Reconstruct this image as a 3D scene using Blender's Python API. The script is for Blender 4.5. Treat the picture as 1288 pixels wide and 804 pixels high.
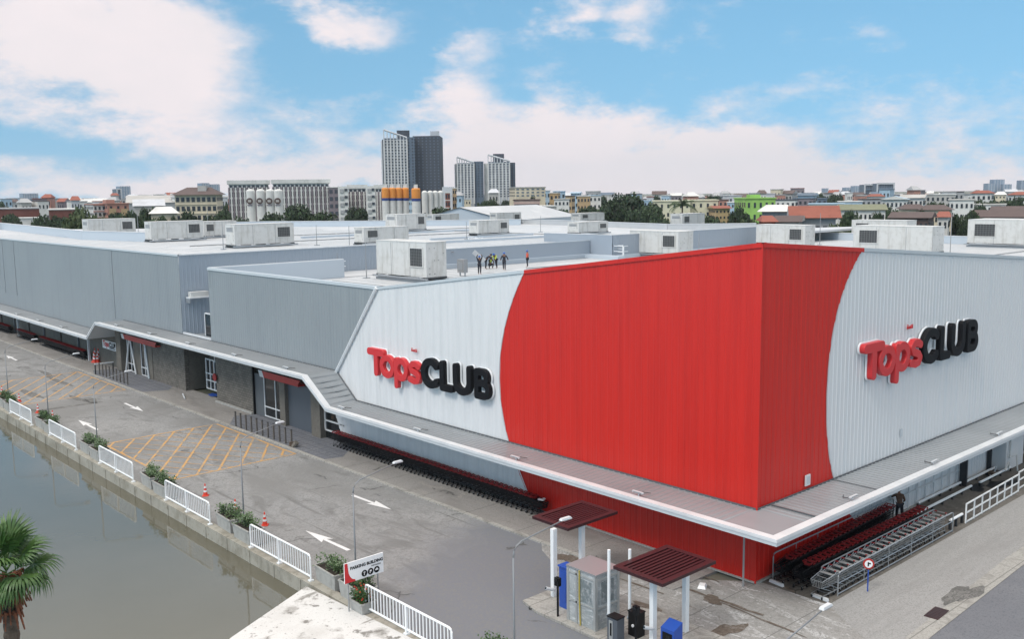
import bpy, bmesh, math, random
from math import radians, sin, cos, pi, sqrt
from mathutils import Vector, Matrix
for o in list(bpy.data.objects): bpy.data.objects.remove(o)
SC = bpy.context.scene
COL = SC.collection
R = random.Random(7)

# ------------------------------------------------------------------ camera
# world axes: +X runs along the right facade, +Y along the left facade, origin at the foot of the corner
F, YAW, PITCH, ROLL = 1208.65, 0.835491, 0.1312584, -0.0124703
CAM = Vector((-34.546, -22.632, 17.0))
CX, CY, IW = 644.0, 402.0, 1288.0
fw = Vector((cos(PITCH)*cos(YAW), cos(PITCH)*sin(YAW), -sin(PITCH)))
r0 = fw.cross(Vector((0, 0, 1))).normalized(); u0 = r0.cross(fw)
rt = cos(ROLL)*r0 + sin(ROLL)*u0
up = -sin(ROLL)*r0 + cos(ROLL)*u0
cam_d = bpy.data.cameras.new('camera'); cam = bpy.data.objects.new('camera', cam_d); COL.objects.link(cam)
cam_d.sensor_width = 36; cam_d.lens = 36*F/IW; cam_d.clip_start = .5; cam_d.clip_end = 20000
M3 = Matrix((rt, up, -fw)).transposed()
cam.matrix_world = Matrix.Translation(CAM) @ M3.to_4x4()
SC.camera = cam
def ray(px, py): return (px-CX)/F*rt - (py-CY)/F*up + fw
def on(ax, c, px, py):                       # where a line of sight meets the plane ax = c
    d = ray(px, py); i = 'xyz'.index(ax); return CAM + d*((c-CAM[i])/d[i])
def at(px, py, t): return CAM + ray(px, py)*t
FH = Vector((cos(YAW), sin(YAW), 0)); RH = Vector((sin(YAW), -cos(YAW), 0))

# ------------------------------------------------------------------ sky, sun, exposure
SUN_EL, SUN_AZ = radians(50), radians(186)     # azimuth measured from +X, counter clockwise
world = bpy.data.worlds.new('World'); SC.world = world; world.use_nodes = True
NT = world.node_tree; N = NT.nodes; LK = NT.links
for n in list(N): N.remove(n)
def wn(t, **k):
    n = N.new(t)
    for a, b in k.items(): setattr(n, a, b)
    return n
def wmath(op, a, b=None, c=None, clamp=False):
    n = wn('ShaderNodeMath', operation=op, use_clamp=clamp)
    for i, v in enumerate((a, b, c)):
        if v is None: continue
        if isinstance(v, (int, float)): n.inputs[i].default_value = v
        else: LK.new(v, n.inputs[i])
    return n.outputs[0]
def wvec(op, a, b=None):
    n = wn('ShaderNodeVectorMath', operation=op)
    for i, v in enumerate((a, b)):
        if v is None: continue
        if isinstance(v, (tuple, Vector)): n.inputs[i].default_value = v
        else: LK.new(v, n.inputs[i])
    return n
tc = wn('ShaderNodeTexCoord'); D = tc.outputs['Generated']
sky = wn('ShaderNodeTexSky', sky_type='NISHITA', sun_disc=False, sun_elevation=SUN_EL,
         sun_rotation=pi/2-SUN_AZ, air_density=1.0, dust_density=.35, ozone_density=2.2)
# the low band of sky in view is deep blue: read the sky dome a little higher up
lift = wvec('MULTIPLY', D, (1, 1, .45)); lift2 = wvec('ADD', lift.outputs[0], (0, 0, .19))
nrm = wvec('NORMALIZE', lift2.outputs[0]); LK.new(nrm.outputs[0], sky.inputs[0])
# clouds: blobs at directions of the dome, broken up by noise
nz = wn('ShaderNodeTexNoise'); nz.inputs['Scale'].default_value = 5.0; nz.inputs['Detail'].default_value = 7; nz.inputs['Roughness'].default_value = .58
st = wvec('MULTIPLY', D, (1, 1, 1.9)); LK.new(st.outputs[0], nz.inputs['Vector'])
nz2 = wn('ShaderNodeTexNoise'); nz2.inputs['Scale'].default_value = 17; nz2.inputs['Detail'].default_value = 8; nz2.inputs['Roughness'].default_value = .62
st2 = wvec('MULTIPLY', D, (1, 1, 2.2)); LK.new(st2.outputs[0], nz2.inputs['Vector'])
warp = wvec('SUBTRACT', nz.outputs['Color'], (.5, .5, .5)); warp2 = wvec('MULTIPLY', warp.outputs[0], (.16, .16, .10))
warp3 = wvec('SUBTRACT', nz2.outputs['Color'], (.5, .5, .5)); warp4 = wvec('MULTIPLY', warp3.outputs[0], (.05, .05, .04))
DW = wvec('ADD', wvec('ADD', D, warp2.outputs[0]).outputs[0], warp4.outputs[0]).outputs[0]
CLOUDS = [  # pixel-sized hints turned into directions: x, y, rx, ry, strength
 (60,60,190,80,1.3),(200,85,120,75,1.1),(35,205,110,24,.9),(430,12,85,30,1.0),(610,45,55,22,.45),(765,15,75,24,.8),(800,48,40,14,.6),
 (400,185,170,60,.75),(590,110,60,60,.75),(610,190,130,60,.9),(810,190,190,55,1.35),(900,175,80,40,.8),(960,110,80,22,.4),(1065,60,45,18,.4),
 (1130,180,200,60,.55),(170,235,220,28,.5),(1250,110,90,70,.25),(640,232,420,30,.95),(1130,232,300,34,.95),(150,242,260,16,.5)]
acc = None
for (x, y, rx, ry, s) in CLOUDS:
    d0 = ray(x, y).normalized(); ax = rx/F; az = ry/F
    sub = wvec('SUBTRACT', DW, tuple(d0)); ml = wvec('MULTIPLY', sub.outputs[0], (1/ax, 1/ax, 1/az))
    ln = wvec('LENGTH', ml.outputs[0])
    mr = wn('ShaderNodeMapRange', interpolation_type='SMOOTHSTEP'); mr.inputs[1].default_value = 0; mr.inputs[2].default_value = 1.5
    mr.inputs[3].default_value = s; mr.inputs[4].default_value = 0
    LK.new(ln.outputs['Value'], mr.inputs[0])
    acc = mr.outputs[0] if acc is None else wmath('ADD', acc, mr.outputs[0])
# a general broken cover over the rest of the dome
cov = wmath('MULTIPLY', wmath('SUBTRACT', nz.outputs[0], .5), 1.5)
fine = wmath('MULTIPLY', wmath('SUBTRACT', nz2.outputs[0], .5), 1.9)
msk = wmath('ADD', wmath('ADD', acc, cov), fine)
ramp = wn('ShaderNodeMapRange', interpolation_type='SMOOTHSTEP'); ramp.inputs[1].default_value = .12; ramp.inputs[2].default_value = 1.15
LK.new(msk, ramp.inputs[0])
tint = wn('ShaderNodeMix', data_type='RGBA', blend_type='MULTIPLY'); tint.inputs[0].default_value = 1
LK.new(sky.outputs[0], tint.inputs[6]); tint.inputs[7].default_value = (1.30, 1.88, 1.82, 1)
mx = wn('ShaderNodeMix', data_type='RGBA'); LK.new(ramp.outputs[0], mx.inputs[0]); LK.new(tint.outputs[2], mx.inputs[6])
CLOUD_COL = (10.3, 9.5, 9.7, 1)
ccol = wn('ShaderNodeMix', data_type='RGBA'); LK.new(nz.outputs[0], ccol.inputs[0]); ccol.inputs[6].default_value = (9.2, 9.1, 9.5, 1); ccol.inputs[7].default_value = (12.6, 11.0, 11.1, 1)
LK.new(ccol.outputs[2], mx.inputs[7])
# overhead, out of view, an added bright even cloud lights the scene softly
sepd = wn('ShaderNodeSeparateXYZ'); LK.new(D, sepd.inputs[0])
mh = wn('ShaderNodeMapRange', interpolation_type='SMOOTHSTEP'); mh.inputs[1].default_value = .26; mh.inputs[2].default_value = .55; LK.new(sepd.outputs[2], mh.inputs[0])
mz = wn('ShaderNodeMix', data_type='RGBA'); LK.new(mh.outputs[0], mz.inputs[0]); LK.new(mx.outputs[2], mz.inputs[6]); mz.inputs[7].default_value = (17.8, 17.0, 16.4, 1)
mx = mz
bg = wn('ShaderNodeBackground'); LK.new(mx.outputs[2], bg.inputs[0]); bg.inputs[1].default_value = .085
wo = wn('ShaderNodeOutputWorld'); LK.new(bg.outputs[0], wo.inputs[0])
sd = bpy.data.lights.new('sun', 'SUN'); so = bpy.data.objects.new('sun', sd); COL.objects.link(so)
sd.energy = 1.9; sd.angle = radians(17); sd.color = (1, .96, .9)
sv = Vector((cos(SUN_EL)*cos(SUN_AZ), cos(SUN_EL)*sin(SUN_AZ), sin(SUN_EL)))
so.rotation_mode = 'QUATERNION'; so.rotation_quaternion = sv.to_track_quat('Z', 'Y')
vs = SC.view_settings; vs.view_transform = 'Standard'; vs.look = 'None'; vs.gamma = 1; vs.use_curve_mapping = False; vs.exposure = 0.0

HAZE = .00009

# ------------------------------------------------------------------ materials
def mat(name, col, rough=.6, metal=0., noise=None, stain=None, bump=None, spec=.5, brick=None, streak=None, coat=0):
    m = bpy.data.materials.new(name); m.use_nodes = True; nt = m.node_tree; b = nt.nodes['Principled BSDF']
    b.inputs['Roughness'].default_value = rough; b.inputs['Metallic'].default_value = metal
    b.inputs['Specular IOR Level'].default_value = spec; b.inputs['Coat Weight'].default_value = coat
    L = nt.links; co = nt.nodes.new('ShaderNodeTexCoord').outputs['Object']
    c = nt.nodes.new('ShaderNodeRGB'); c.outputs[0].default_value = (*col, 1); cur = c.outputs[0]
    def noi(scale, det=6, rgh=.6, vec=None):
        n = nt.nodes.new('ShaderNodeTexNoise'); n.inputs['Scale'].default_value = scale; n.inputs['Detail'].default_value = det
        n.inputs['Roughness'].default_value = rgh; L.new(vec or co, n.inputs['Vector']); return n.outputs[0]
    def mixc(fac, a, bcol, lo, hi, mode='MIX'):
        mr = nt.nodes.new('ShaderNodeMapRange'); mr.inputs[1].default_value = lo; mr.inputs[2].default_value = hi; L.new(fac, mr.inputs[0])
        x = nt.nodes.new('ShaderNodeMix'); x.data_type = 'RGBA'; x.blend_type = mode; L.new(mr.outputs[0], x.inputs[0]); L.new(a, x.inputs[6])
        x.inputs[7].default_value = (*bcol, 1); return x.outputs[2]
    if brick:
        bt = nt.nodes.new('ShaderNodeTexBrick'); mp = nt.nodes.new('ShaderNodeMapping'); L.new(co, mp.inputs[0])
        mp.inputs['Rotation'].default_value = (0, radians(90), radians(90))
        sx = nt.nodes.new('ShaderNodeSeparateXYZ'); L.new(co, sx.inputs[0]); cb = nt.nodes.new('ShaderNodeCombineXYZ')
        ad = nt.nodes.new('ShaderNodeMath'); ad.operation = 'ADD'; L.new(sx.outputs[0], ad.inputs[0]); L.new(sx.outputs[1], ad.inputs[1])
        L.new(ad.outputs[0], cb.inputs[0]); L.new(sx.outputs[2], cb.inputs[1]); L.new(cb.outputs[0], bt.inputs['Vector'])
        bt.inputs['Scale'].default_value = 1; bt.inputs['Brick Width'].default_value = brick[0]; bt.inputs['Row Height'].default_value = brick[1]
        bt.inputs['Mortar Size'].default_value = brick[2]
        bt.inputs['Color1'].default_value = (*col, 1); bt.inputs['Color2'].default_value = (*[v*1.45 for v in col], 1)
        bt.inputs['Mortar'].default_value = (*[v*.45 for v in col], 1); cur = bt.outputs[0]
    for (sc, c2, lo, hi) in (noise or []): cur = mixc(noi(sc), cur, c2, lo, hi)
    if streak:
        mp = nt.nodes.new('ShaderNodeMapping'); L.new(co, mp.inputs[0]); mp.inputs['Scale'].default_value = streak[0]
        cur = mixc(noi(1, 5, .6, mp.outputs[0]), cur, streak[1], streak[2], streak[3])
    L.new(cur, b.inputs['Base Color'])
    if bump:
        bp = nt.nodes.new('ShaderNodeBump'); bp.inputs['Strength'].default_value = bump[1]; bp.inputs['Distance'].default_value = bump[2] if len(bump) > 2 else .02
        L.new(noi(bump[0]), bp.inputs['Height']); L.new(bp.outputs[0], b.inputs['Normal'])
    return m
M = {}
M['white'] = mat('white_panel', (.655, .66, .668), .42, streak=((2.5, 2.5, .12), (.56, .57, .58), .45, .75))
M['whiteR'] = mat('white_panel_right', (.655, .66, .668), .42, streak=((2.5, 2.5, .12), (.58, .62, .65), .5, .85))
M['red'] = mat('red_panel', (.56, .020, .013), .34, streak=((3, 3, .1), (.47, .016, .011), .42, .75), spec=.4)
M['grey'] = mat('grey_panel', (.245, .268, .285), .38, noise=[(.12, (.265, .29, .305), .4, .7)], streak=((1.3, 1.3, .05), (.21, .232, .248), .5, .85))
M['slate'] = mat('slate_panel', (.30, .345, .40), .45)
M['lightslate'] = mat('light_slate_panel', (.46, .52, .58), .5)
M['roof'] = mat('roof_sheet', (.47, .485, .50), .5, noise=[(.05, (.43, .45, .47), .42, .66), (.7, (.44, .45, .46), .5, .75), (.2, (.54, .55, .56), .5, .7)])
M['canopy'] = mat('canopy_sheet', (.275, .295, .31), .27, noise=[(.3, (.23, .25, .265), .45, .75)])
M['trim'] = mat('white_trim', (.66, .675, .69), .35, noise=[(.8, (.54, .56, .58), .45, .8)])
M['capgrey'] = mat('cap_metal', (.50, .54, .57), .35)
M['darktrim'] = mat('dark_trim', (.10, .11, .12), .5)
M['brick'] = mat('brown_brick', (.115, .105, .092), .85, brick=(.4, .2, .015), noise=[(1.2, (.2, .18, .155), .5, .85)])
M['block'] = mat('brown_block', (.13, .118, .10), .85, noise=[(.8, (.17, .155, .135), .4, .7), (6, (.09, .08, .07), .5, .8)], bump=(6, .3))
M['glass'] = mat('dark_glass', (.012, .014, .016), .08)
M['door'] = mat('shutter_slate', (.085, .10, .12), .45)
M['redtrim'] = mat('red_fascia_paint', (.42, .03, .025), .4)
M['steel'] = mat('galvanised_steel', (.38, .40, .42), .4, .6)
M['rail'] = mat('white_rail_paint', (.78, .80, .81), .4)
M['pipe'] = mat('grey_pipe', (.30, .31, .32), .5, .3)
M['darkmetal'] = mat('dark_metal', (.03, .032, .036), .5)
M['black'] = mat('black_plastic', (.008, .008, .009), .5, spec=.25)
M['blackwire'] = mat('black_wire', (.007, .007, .009), .5, spec=.2)
M['trolleyred'] = mat('trolley_red', (.24, .014, .016), .45)
M['silver'] = mat('silver_wire', (.40, .42, .43), .35, .7)
M['silverplate'] = mat('silver_plate', (.45, .47, .47), .4, .5)
M['orange'] = mat('orange_paint', (.75, .25, .02), .5)
M['cone'] = mat('cone_red', (.62, .05, .025), .5)
M['yellowline'] = mat('yellow_road_paint', (.54, .29, .085), .8, noise=[(1.1, (.27, .24, .20), .50, .62), (5, (.25, .23, .20), .52, .64), (14, (.36, .27, .17), .5, .7)])
M['whiteline'] = mat('white_road_paint', (.66, .66, .66), .8, noise=[(6, (.42, .42, .41), .58, .75)])
M['blue'] = mat('blue_cabinet', (.02, .075, .36), .4)
M['maroon'] = mat('maroon_metal', (.032, .006, .009), .45)
M['maroon2'] = mat('maroon_slat', (.008, .006, .008), .4)
M['acwhite'] = mat('ac_casing', (.57, .57, .555), .5, noise=[(1.5, (.44, .435, .41), .5, .8)], streak=((2, 2, .3), (.38, .37, .34), .52, .8))
M['acgrille'] = mat('ac_grille', (.05, .052, .055), .5)
M['acbar'] = mat('ac_grille_bar', (.16, .165, .16), .5)
M['cable'] = mat('cable_black', (.04, .045, .05), .6)
M['skin'] = mat('skin', (.23, .11, .065), .6)
M['hair'] = mat('hair', (.012, .01, .01), .6)
M['navy'] = mat('dark_cloth', (.018, .02, .03), .8)
M['hivis'] = mat('lime_vest', (.45, .55, .08), .7)
M['orangevest'] = mat('orange_vest', (.6, .10, .05), .7)
M['bluehat'] = mat('blue_helmet', (.03, .12, .42), .4)
M['brownshirt'] = mat('brown_shirt', (.10, .05, .03), .8)
M['concrete'] = mat('planter_concrete', (.36, .36, .345), .85, noise=[(3, (.27, .27, .255), .45, .7)], bump=(20, .3))
M['soil'] = mat('soil', (.03, .022, .016), .95)
M['leaf'] = mat('leaf_green', (.055, .115, .028), .6)
M['leaf2'] = mat('leaf_dark', (.028, .065, .02), .6)
M['leaf3'] = mat('leaf_grey_green', (.11, .16, .085), .65)
M['tree_a'] = mat('tree_leaf_dark', (.014, .030, .012), .7)
M['tree_b'] = mat('tree_leaf_mid', (.034, .065, .022), .7)
M['tree_c'] = mat('tree_leaf_olive', (.075, .10, .035), .7)
M['bark'] = mat('bark', (.10, .075, .055), .9, noise=[(5, (.05, .035, .025), .45, .6)], bump=(12, .6, .05))
M['palm'] = mat('palm_leaf', (.065, .135, .026), .5, noise=[(1.2, (.030, .075, .018), .42, .62), (4, (.11, .15, .04), .62, .75)])
M['palmdry'] = mat('palm_dry', (.22, .07, .03), .8, noise=[(6, (.10, .04, .02), .4, .7)])
M['stone'] = mat('canal_concrete', (.34, .325, .28), .9, noise=[(.9, (.24, .225, .185), .45, .65), (4, (.16, .15, .12), .56, .75)], streak=((1.5, 1.5, .4), (.19, .18, .15), .55, .75), bump=(8, .4))
M['slab'] = mat('white_slab', (.60, .595, .58), .85, noise=[(.5, (.52, .51, .49), .50, .70), (.9, (.34, .33, .31), .56, .66), (1.8, (.20, .19, .175), .60, .66), (6, (.22, .21, .195), .62, .70), (22, (.42, .41, .40), .56, .72)], streak=((.25, 1.6, 1), (.25, .24, .22), .64, .70), bump=(6, .3))
M['wrap'] = mat('plastic_wrap', (.40, .42, .43), .18, noise=[(1.5, (.28, .31, .32), .4, .6), (6, (.55, .57, .58), .55, .7)], streak=((2, 2, 9), (.60, .62, .63), .52, .7), bump=(7, .8, .05))
M['lampwhite'] = mat('lamp_head_white', (.58, .60, .62), .4)
M['lamppole'] = mat('lamp_pole_grey', (.22, .235, .25), .5, .2)

def ground_mat(name, base, blots, grain, crack=0., joints=None, blend=None):
    m = bpy.data.materials.new(name); m.use_nodes = True; nt = m.node_tree; b = nt.nodes['Principled BSDF']; L = nt.links
    b.inputs['Roughness'].default_value = .88; b.inputs['Specular IOR Level'].default_value = .3
    co = nt.nodes.new('ShaderNodeTexCoord').outputs['Object']
    c = nt.nodes.new('ShaderNodeRGB'); c.outputs[0].default_value = (*base, 1); cur = c.outputs[0]
    def add(fac, col, lo, hi):
        nonlocal cur
        mr = nt.nodes.new('ShaderNodeMapRange'); mr.inputs[1].default_value = lo; mr.inputs[2].default_value = hi; L.new(fac, mr.inputs[0])
        x = nt.nodes.new('ShaderNodeMix'); x.data_type = 'RGBA'; L.new(mr.outputs[0], x.inputs[0]); L.new(cur, x.inputs[6]); x.inputs[7].default_value = (*col, 1); cur = x.outputs[2]
    def noi(sc, vec, det=8, dist=0):
        n = nt.nodes.new('ShaderNodeTexNoise'); n.inputs['Scale'].default_value = sc; n.inputs['Detail'].default_value = det; n.inputs['Roughness'].default_value = .62
        n.inputs['Distortion'].default_value = dist; L.new(vec, n.inputs['Vector']); return n.outputs[0]
    for (sc, stretch, col, lo, hi, dist) in blots:
        mp = nt.nodes.new('ShaderNodeMapping'); L.new(co, mp.inputs[0]); mp.inputs['Scale'].default_value = (*stretch, 1)
        mp.inputs['Location'].default_value = (sc*17.3, sc*5.1, 0)
        add(noi(sc, mp.outputs[0], 8, dist), col, lo, hi)
    if blend:      # resurfaced end of the road, worn into the old surface
        sp = nt.nodes.new('ShaderNodeSeparateXYZ'); L.new(co, sp.inputs[0])
        def mm(op, a, b_):
            n = nt.nodes.new('ShaderNodeMath'); n.operation = op
            for i, v in enumerate((a, b_)):
                if isinstance(v, (int, float)): n.inputs[i].default_value = v
                else: L.new(v, n.inputs[i])
            return n.outputs[0]
        s_ = mm('SUBTRACT', mm('SUBTRACT', sp.outputs[1], 15.0), mm('MULTIPLY', mm('ADD', sp.outputs[0], 3.1), .50))
        s_ = mm('ADD', s_, mm('MULTIPLY', mm('SUBTRACT', noi(.35, co, 7, 1.), .5), 9.)); add(s_, blend, 1.6, -1.6)
        add(mm('MULTIPLY', noi(.3, co, 5, .5), 1.0), blend, 2, 3)
    for s, k in ((grain, .62), (grain*3.1, .7)):
        add(noi(s, co, 2), tuple(v*.72 for v in base), .5, .5+.25*k)
    if crack:
        v = nt.nodes.new('ShaderNodeTexVoronoi'); v.feature = 'DISTANCE_TO_EDGE'; v.inputs['Scale'].default_value = .22
        wv = nt.nodes.new('ShaderNodeVectorMath'); wv.operation = 'ADD'; nn = nt.nodes.new('ShaderNodeTexNoise'); nn.inputs['Scale'].default_value = 1.2; nn.inputs['Detail'].default_value = 5
        L.new(co, nn.inputs['Vector']); L.new(co, wv.inputs[0]); L.new(nn.outputs['Color'], wv.inputs[1]); L.new(wv.outputs[0], v.inputs['Vector'])
        mk = nt.nodes.new('ShaderNodeMath'); mk.operation = 'ADD'; L.new(v.outputs['Distance'], mk.inputs[0])
        n2 = noi(.35, co, 3); ms = nt.nodes.new('ShaderNodeMapRange'); ms.inputs[1].default_value = .45; ms.inputs[2].default_value = .6; ms.inputs[3].default_value = .08; ms.inputs[4].default_value = 0
        L.new(n2, ms.inputs[0]); L.new(ms.outputs[0], mk.inputs[1])
        add(mk.outputs[0], tuple(v_*.38 for v_ in base), .010+crack*.004, .003)
    if joints:
        sp = nt.nodes.new('ShaderNodeSeparateXYZ'); L.new(co, sp.inputs[0])
        for i, j in enumerate(joints):
            if not j: continue
            w = nt.nodes.new('ShaderNodeMath'); w.operation = 'PINGPONG'; L.new(sp.outputs[i], w.inputs[0]); w.inputs[1].default_value = j/2
            add(w.outputs[0], tuple(v_*.45 for v_ in base), .03, .008)
    L.new(cur, b.inputs['Base Color'])
    bp = nt.nodes.new('ShaderNodeBump'); bp.inputs['Strength'].default_value = .35; bp.inputs['Distance'].default_value = .02; L.new(noi(grain*.8, co, 4), bp.inputs['Height']); L.new(bp.outputs[0], b.inputs['Normal'])
    return m
G_ROAD = ground_mat('old_road', (.25, .252, .252), [(.11, (1, .6), (.285, .285, .282), .42, .58, 1.5), (.30, (1, .5), (.155, .154, .150), .52, .64, 2.5), (.9, (1, .35), (.285, .282, .272), .56, .68, 2.), (2.2, (.6, 1), (.12, .118, .113), .58, .70, 1), (.5, (3, .25), (.135, .133, .128), .60, .68, .6), (.07, (1, 1), (.19, .188, .182), .48, .6, .5)], 9, 1, None, (.158, .167, .190))
G_NEW = ground_mat('new_asphalt', (.165, .172, .19), [(.15, (1, .7), (.185, .19, .205), .45, .65, .5), (.6, (1, 1), (.152, .158, .176), .5, .7, 0)], 14, 0)
G_APRON = ground_mat('apron_concrete', (.285, .274, .262), [(.25, (1, .4), (.195, .185, .175), .45, .65, 2), (.8, (1, .5), (.34, .32, .29), .55, .7, 1.5), (3, (1, .6), (.15, .135, .12), .6, .75, 1)], 10, 1, (0, 4.0))
G_TILE = ground_mat('blue_grey_paving', (.165, .175, .20), [(.6, (1, 1), (.215, .22, .235), .45, .65, 1), (2.5, (1, 1), (.12, .125, .14), .55, .7, 1)], 10, 0, (.6, .6))
G_YARD = ground_mat('stained_yard', (.30, .295, .285), [(.16, (1, .45), (.20, .185, .165), .50, .62, 2), (.5, (1.2, .35), (.50, .50, .50), .54, .62, 3.), (1.3, (1, .5), (.13, .11, .09), .60, .68, 2), (1.1, (2.2, .4), (.58, .58, .58), .60, .68, 3), (3.5, (1, 1), (.24, .235, .22), .5, .7, 0)], 9, 2, (0, 3.2))
G_BEIGE = ground_mat('beige_service_road', (.315, .312, .305), [(.1, (.5, 1.2), (.34, .337, .33), .45, .65, 1), (1.2, (.15, 1.5), (.295, .292, .285), .45, .6, 0), (.5, (.2, 2), (.27, .266, .26), .56, .7, .5)], 16, 0)
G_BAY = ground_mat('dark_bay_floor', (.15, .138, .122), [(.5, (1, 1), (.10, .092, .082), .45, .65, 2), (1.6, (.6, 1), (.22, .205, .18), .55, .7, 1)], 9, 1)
G_KERB = ground_mat('kerb_concrete', (0.374, 0.365, 0.340), [(.9, (1, .5), (0.221, 0.212, 0.196), .5, .64, 2), (4, (1, 1), (0.145, 0.136, 0.119), .58, .7, 1)], 12, 0, (0, 1.0))
G_LAND = ground_mat('city_ground', (.16, .16, .13), [(.01, (1, 1), (.08, .10, .05), .45, .6, 1)], .3, 0)
G_DIRT = ground_mat('damp_patch', (.13, .105, .085), [(1.5, (1, 1), (.20, .18, .16), .5, .62, 1)], 8, 0)
def water_mat():
    m = bpy.data.materials.new('canal_water'); m.use_nodes = True; nt = m.node_tree; b = nt.nodes['Principled BSDF']; L = nt.links
    b.inputs['Base Color'].default_value = (.105, .104, .088, 1); b.inputs['Roughness'].default_value = .045; b.inputs['IOR'].default_value = 1.55; b.inputs['Specular IOR Level'].default_value = .6
    co = nt.nodes.new('ShaderNodeTexCoord').outputs['Object']
    n = nt.nodes.new('ShaderNodeTexNoise'); n.inputs['Scale'].default_value = 1.6; n.inputs['Detail'].default_value = 4; L.new(co, n.inputs['Vector'])
    n2 = nt.nodes.new('ShaderNodeTexNoise'); n2.inputs['Scale'].default_value = .12; n2.inputs['Detail'].default_value = 4; L.new(co, n2.inputs['Vector'])
    mr = nt.nodes.new('ShaderNodeMapRange'); mr.inputs[1].default_value = .35; mr.inputs[2].default_value = .7; L.new(n2.outputs[0], mr.inputs[0])
    x = nt.nodes.new('ShaderNodeMix'); x.data_type = 'RGBA'; L.new(mr.outputs[0], x.inputs[0]); x.inputs[6].default_value = (.112, .106, .080, 1); x.inputs[7].default_value = (.094, .089, .062, 1); L.new(x.outputs[2], b.inputs['Base Color'])
    bp = nt.nodes.new('ShaderNodeBump'); bp.inputs['Strength'].default_value = .14; bp.inputs['Distance'].default_value = .02; L.new(n.outputs[0], bp.inputs['Height']); L.new(bp.outputs[0], b.inputs['Normal'])
    return m
M['water'] = water_mat()

# ------------------------------------------------------------------ mesh helpers
class MB:
    def __init__(s): s.v = []; s.f = []; s.mi = []; s.m = []
    def _m(s, m):
        if m not in s.m: s.m.append(m)
        return s.m.index(m)
    def face(s, pts, m):
        b = len(s.v); s.v += [tuple(p) for p in pts]; s.f.append(tuple(range(b, b+len(pts)))); s.mi.append(s._m(m)); return s
    def box(s, c, d, m, rz=0, top=1.0):            # centre, full sizes; top = taper of the top face
        b = len(s.v); cr, sr = cos(rz), sin(rz)
        for z in (-.5, .5):
            k = top if z > 0 else 1
            for x, y in ((-.5, -.5), (.5, -.5), (.5, .5), (-.5, .5)):
                X, Y = x*d[0]*k, y*d[1]*k
                s.v.append((c[0]+X*cr-Y*sr, c[1]+X*sr+Y*cr, c[2]+z*d[2]))
        for f in ((0, 3, 2, 1), (4, 5, 6, 7), (0, 1, 5, 4), (1, 2, 6, 5), (2, 3, 7, 6), (3, 0, 4, 7)):
            s.f.append(tuple(b+i for i in f)); s.mi.append(s._m(m))
        return s
    def bx(s, x0, x1, y0, y1, z0, z1, m): return s.box(((x0+x1)/2, (y0+y1)/2, (z0+z1)/2), (abs(x1-x0), abs(y1-y0), abs(z1-z0)), m)
    def prism(s, poly, z0, z1, m):                 # poly counter clockwise; z1 number or list
        n = len(poly); b = len(s.v); zt = z1 if isinstance(z1, (list, tuple)) else [z1]*n; zb = z0 if isinstance(z0, (list, tuple)) else [z0]*n
        s.v += [(p[0], p[1], zb[i]) for i, p in enumerate(poly)] + [(p[0], p[1], zt[i]) for i, p in enumerate(poly)]
        k = s._m(m)
        s.f.append(tuple(range(b+n-1, b-1, -1))); s.mi.append(k); s.f.append(tuple(range(b+n, b+2*n))); s.mi.append(k)
        for i in range(n):
            j = (i+1) % n; s.f.append((b+i, b+j, b+n+j, b+n+i)); s.mi.append(k)
        return s
    def tube(s, pts, r, m, n=6, r2=None):
        pts = [Vector(p) for p in pts]; k = s._m(m); rings = []
        for i, p in enumerate(pts):
            a = pts[max(i-1, 0)]; c = pts[min(i+1, len(pts)-1)]; t = (c-a).normalized()
            h = Vector((0, 0, 1)) if abs(t.z) < .9 else Vector((1, 0, 0))
            x = t.cross(h).normalized(); y = t.cross(x)
            rr = r if r2 is None else r+(r2-r)*i/(len(pts)-1)
            b = len(s.v); s.v += [tuple(p+x*rr*cos(2*pi*q/n)+y*rr*sin(2*pi*q/n)) for q in range(n)]; rings.append(b)
        for i in range(len(rings)-1):
            for q in range(n):
                s.f.append((rings[i]+q, rings[i]+(q+1) % n, rings[i+1]+(q+1) % n, rings[i+1]+q)); s.mi.append(k)
        s.f.append(tuple(rings[0]+q for q in range(n-1, -1, -1))); s.mi.append(k)
        s.f.append(tuple(rings[-1]+q for q in range(n))); s.mi.append(k)
        return s
    def lathe(s, prof, m, n=14, c=(0, 0, 0)):      # list of (r, z)
        k = s._m(m); b0 = len(s.v)
        for r, z in prof: s.v += [(c[0]+r*cos(2*pi*q/n), c[1]+r*sin(2*pi*q/n), c[2]+z) for q in range(n)]
        for i in range(len(prof)-1):
            for q in range(n):
                s.f.append((b0+i*n+q, b0+i*n+(q+1) % n, b0+(i+1)*n+(q+1) % n, b0+(i+1)*n+q)); s.mi.append(k)
        s.f.append(tuple(b0+q for q in range(n-1, -1, -1))); s.mi.append(k)
        s.f.append(tuple(b0+(len(prof)-1)*n+q for q in range(n))); s.mi.append(k)
        return s
    def mesh(s, name, smooth=False):
        me = bpy.data.meshes.new(name); me.from_pydata(s.v, [], s.f)
        for m in s.m: me.materials.append(m)
        me.polygons.foreach_set('material_index', s.mi)
        if smooth: me.polygons.foreach_set('use_smooth', [True]*len(s.f))
        me.update(); return me
    def build(s, name, parent=None, loc=(0, 0, 0), rz=0, smooth=False, **tags):
        o = bpy.data.objects.new(name, s.mesh(name, smooth)); COL.objects.link(o); o.location = loc; o.rotation_euler = (0, 0, rz)
        if parent: o.parent = parent
        for k, v in tags.items(): o[k] = v
        return o
def thing(name, label, cat, loc=(0, 0, 0), rz=0, group=None):
    o = bpy.data.objects.new(name, None); o.empty_display_size = .3; COL.objects.link(o); o.location = loc; o.rotation_euler = (0, 0, rz)
    o['label'] = label; o['category'] = cat
    if group: o['group'] = group
    return o
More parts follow.
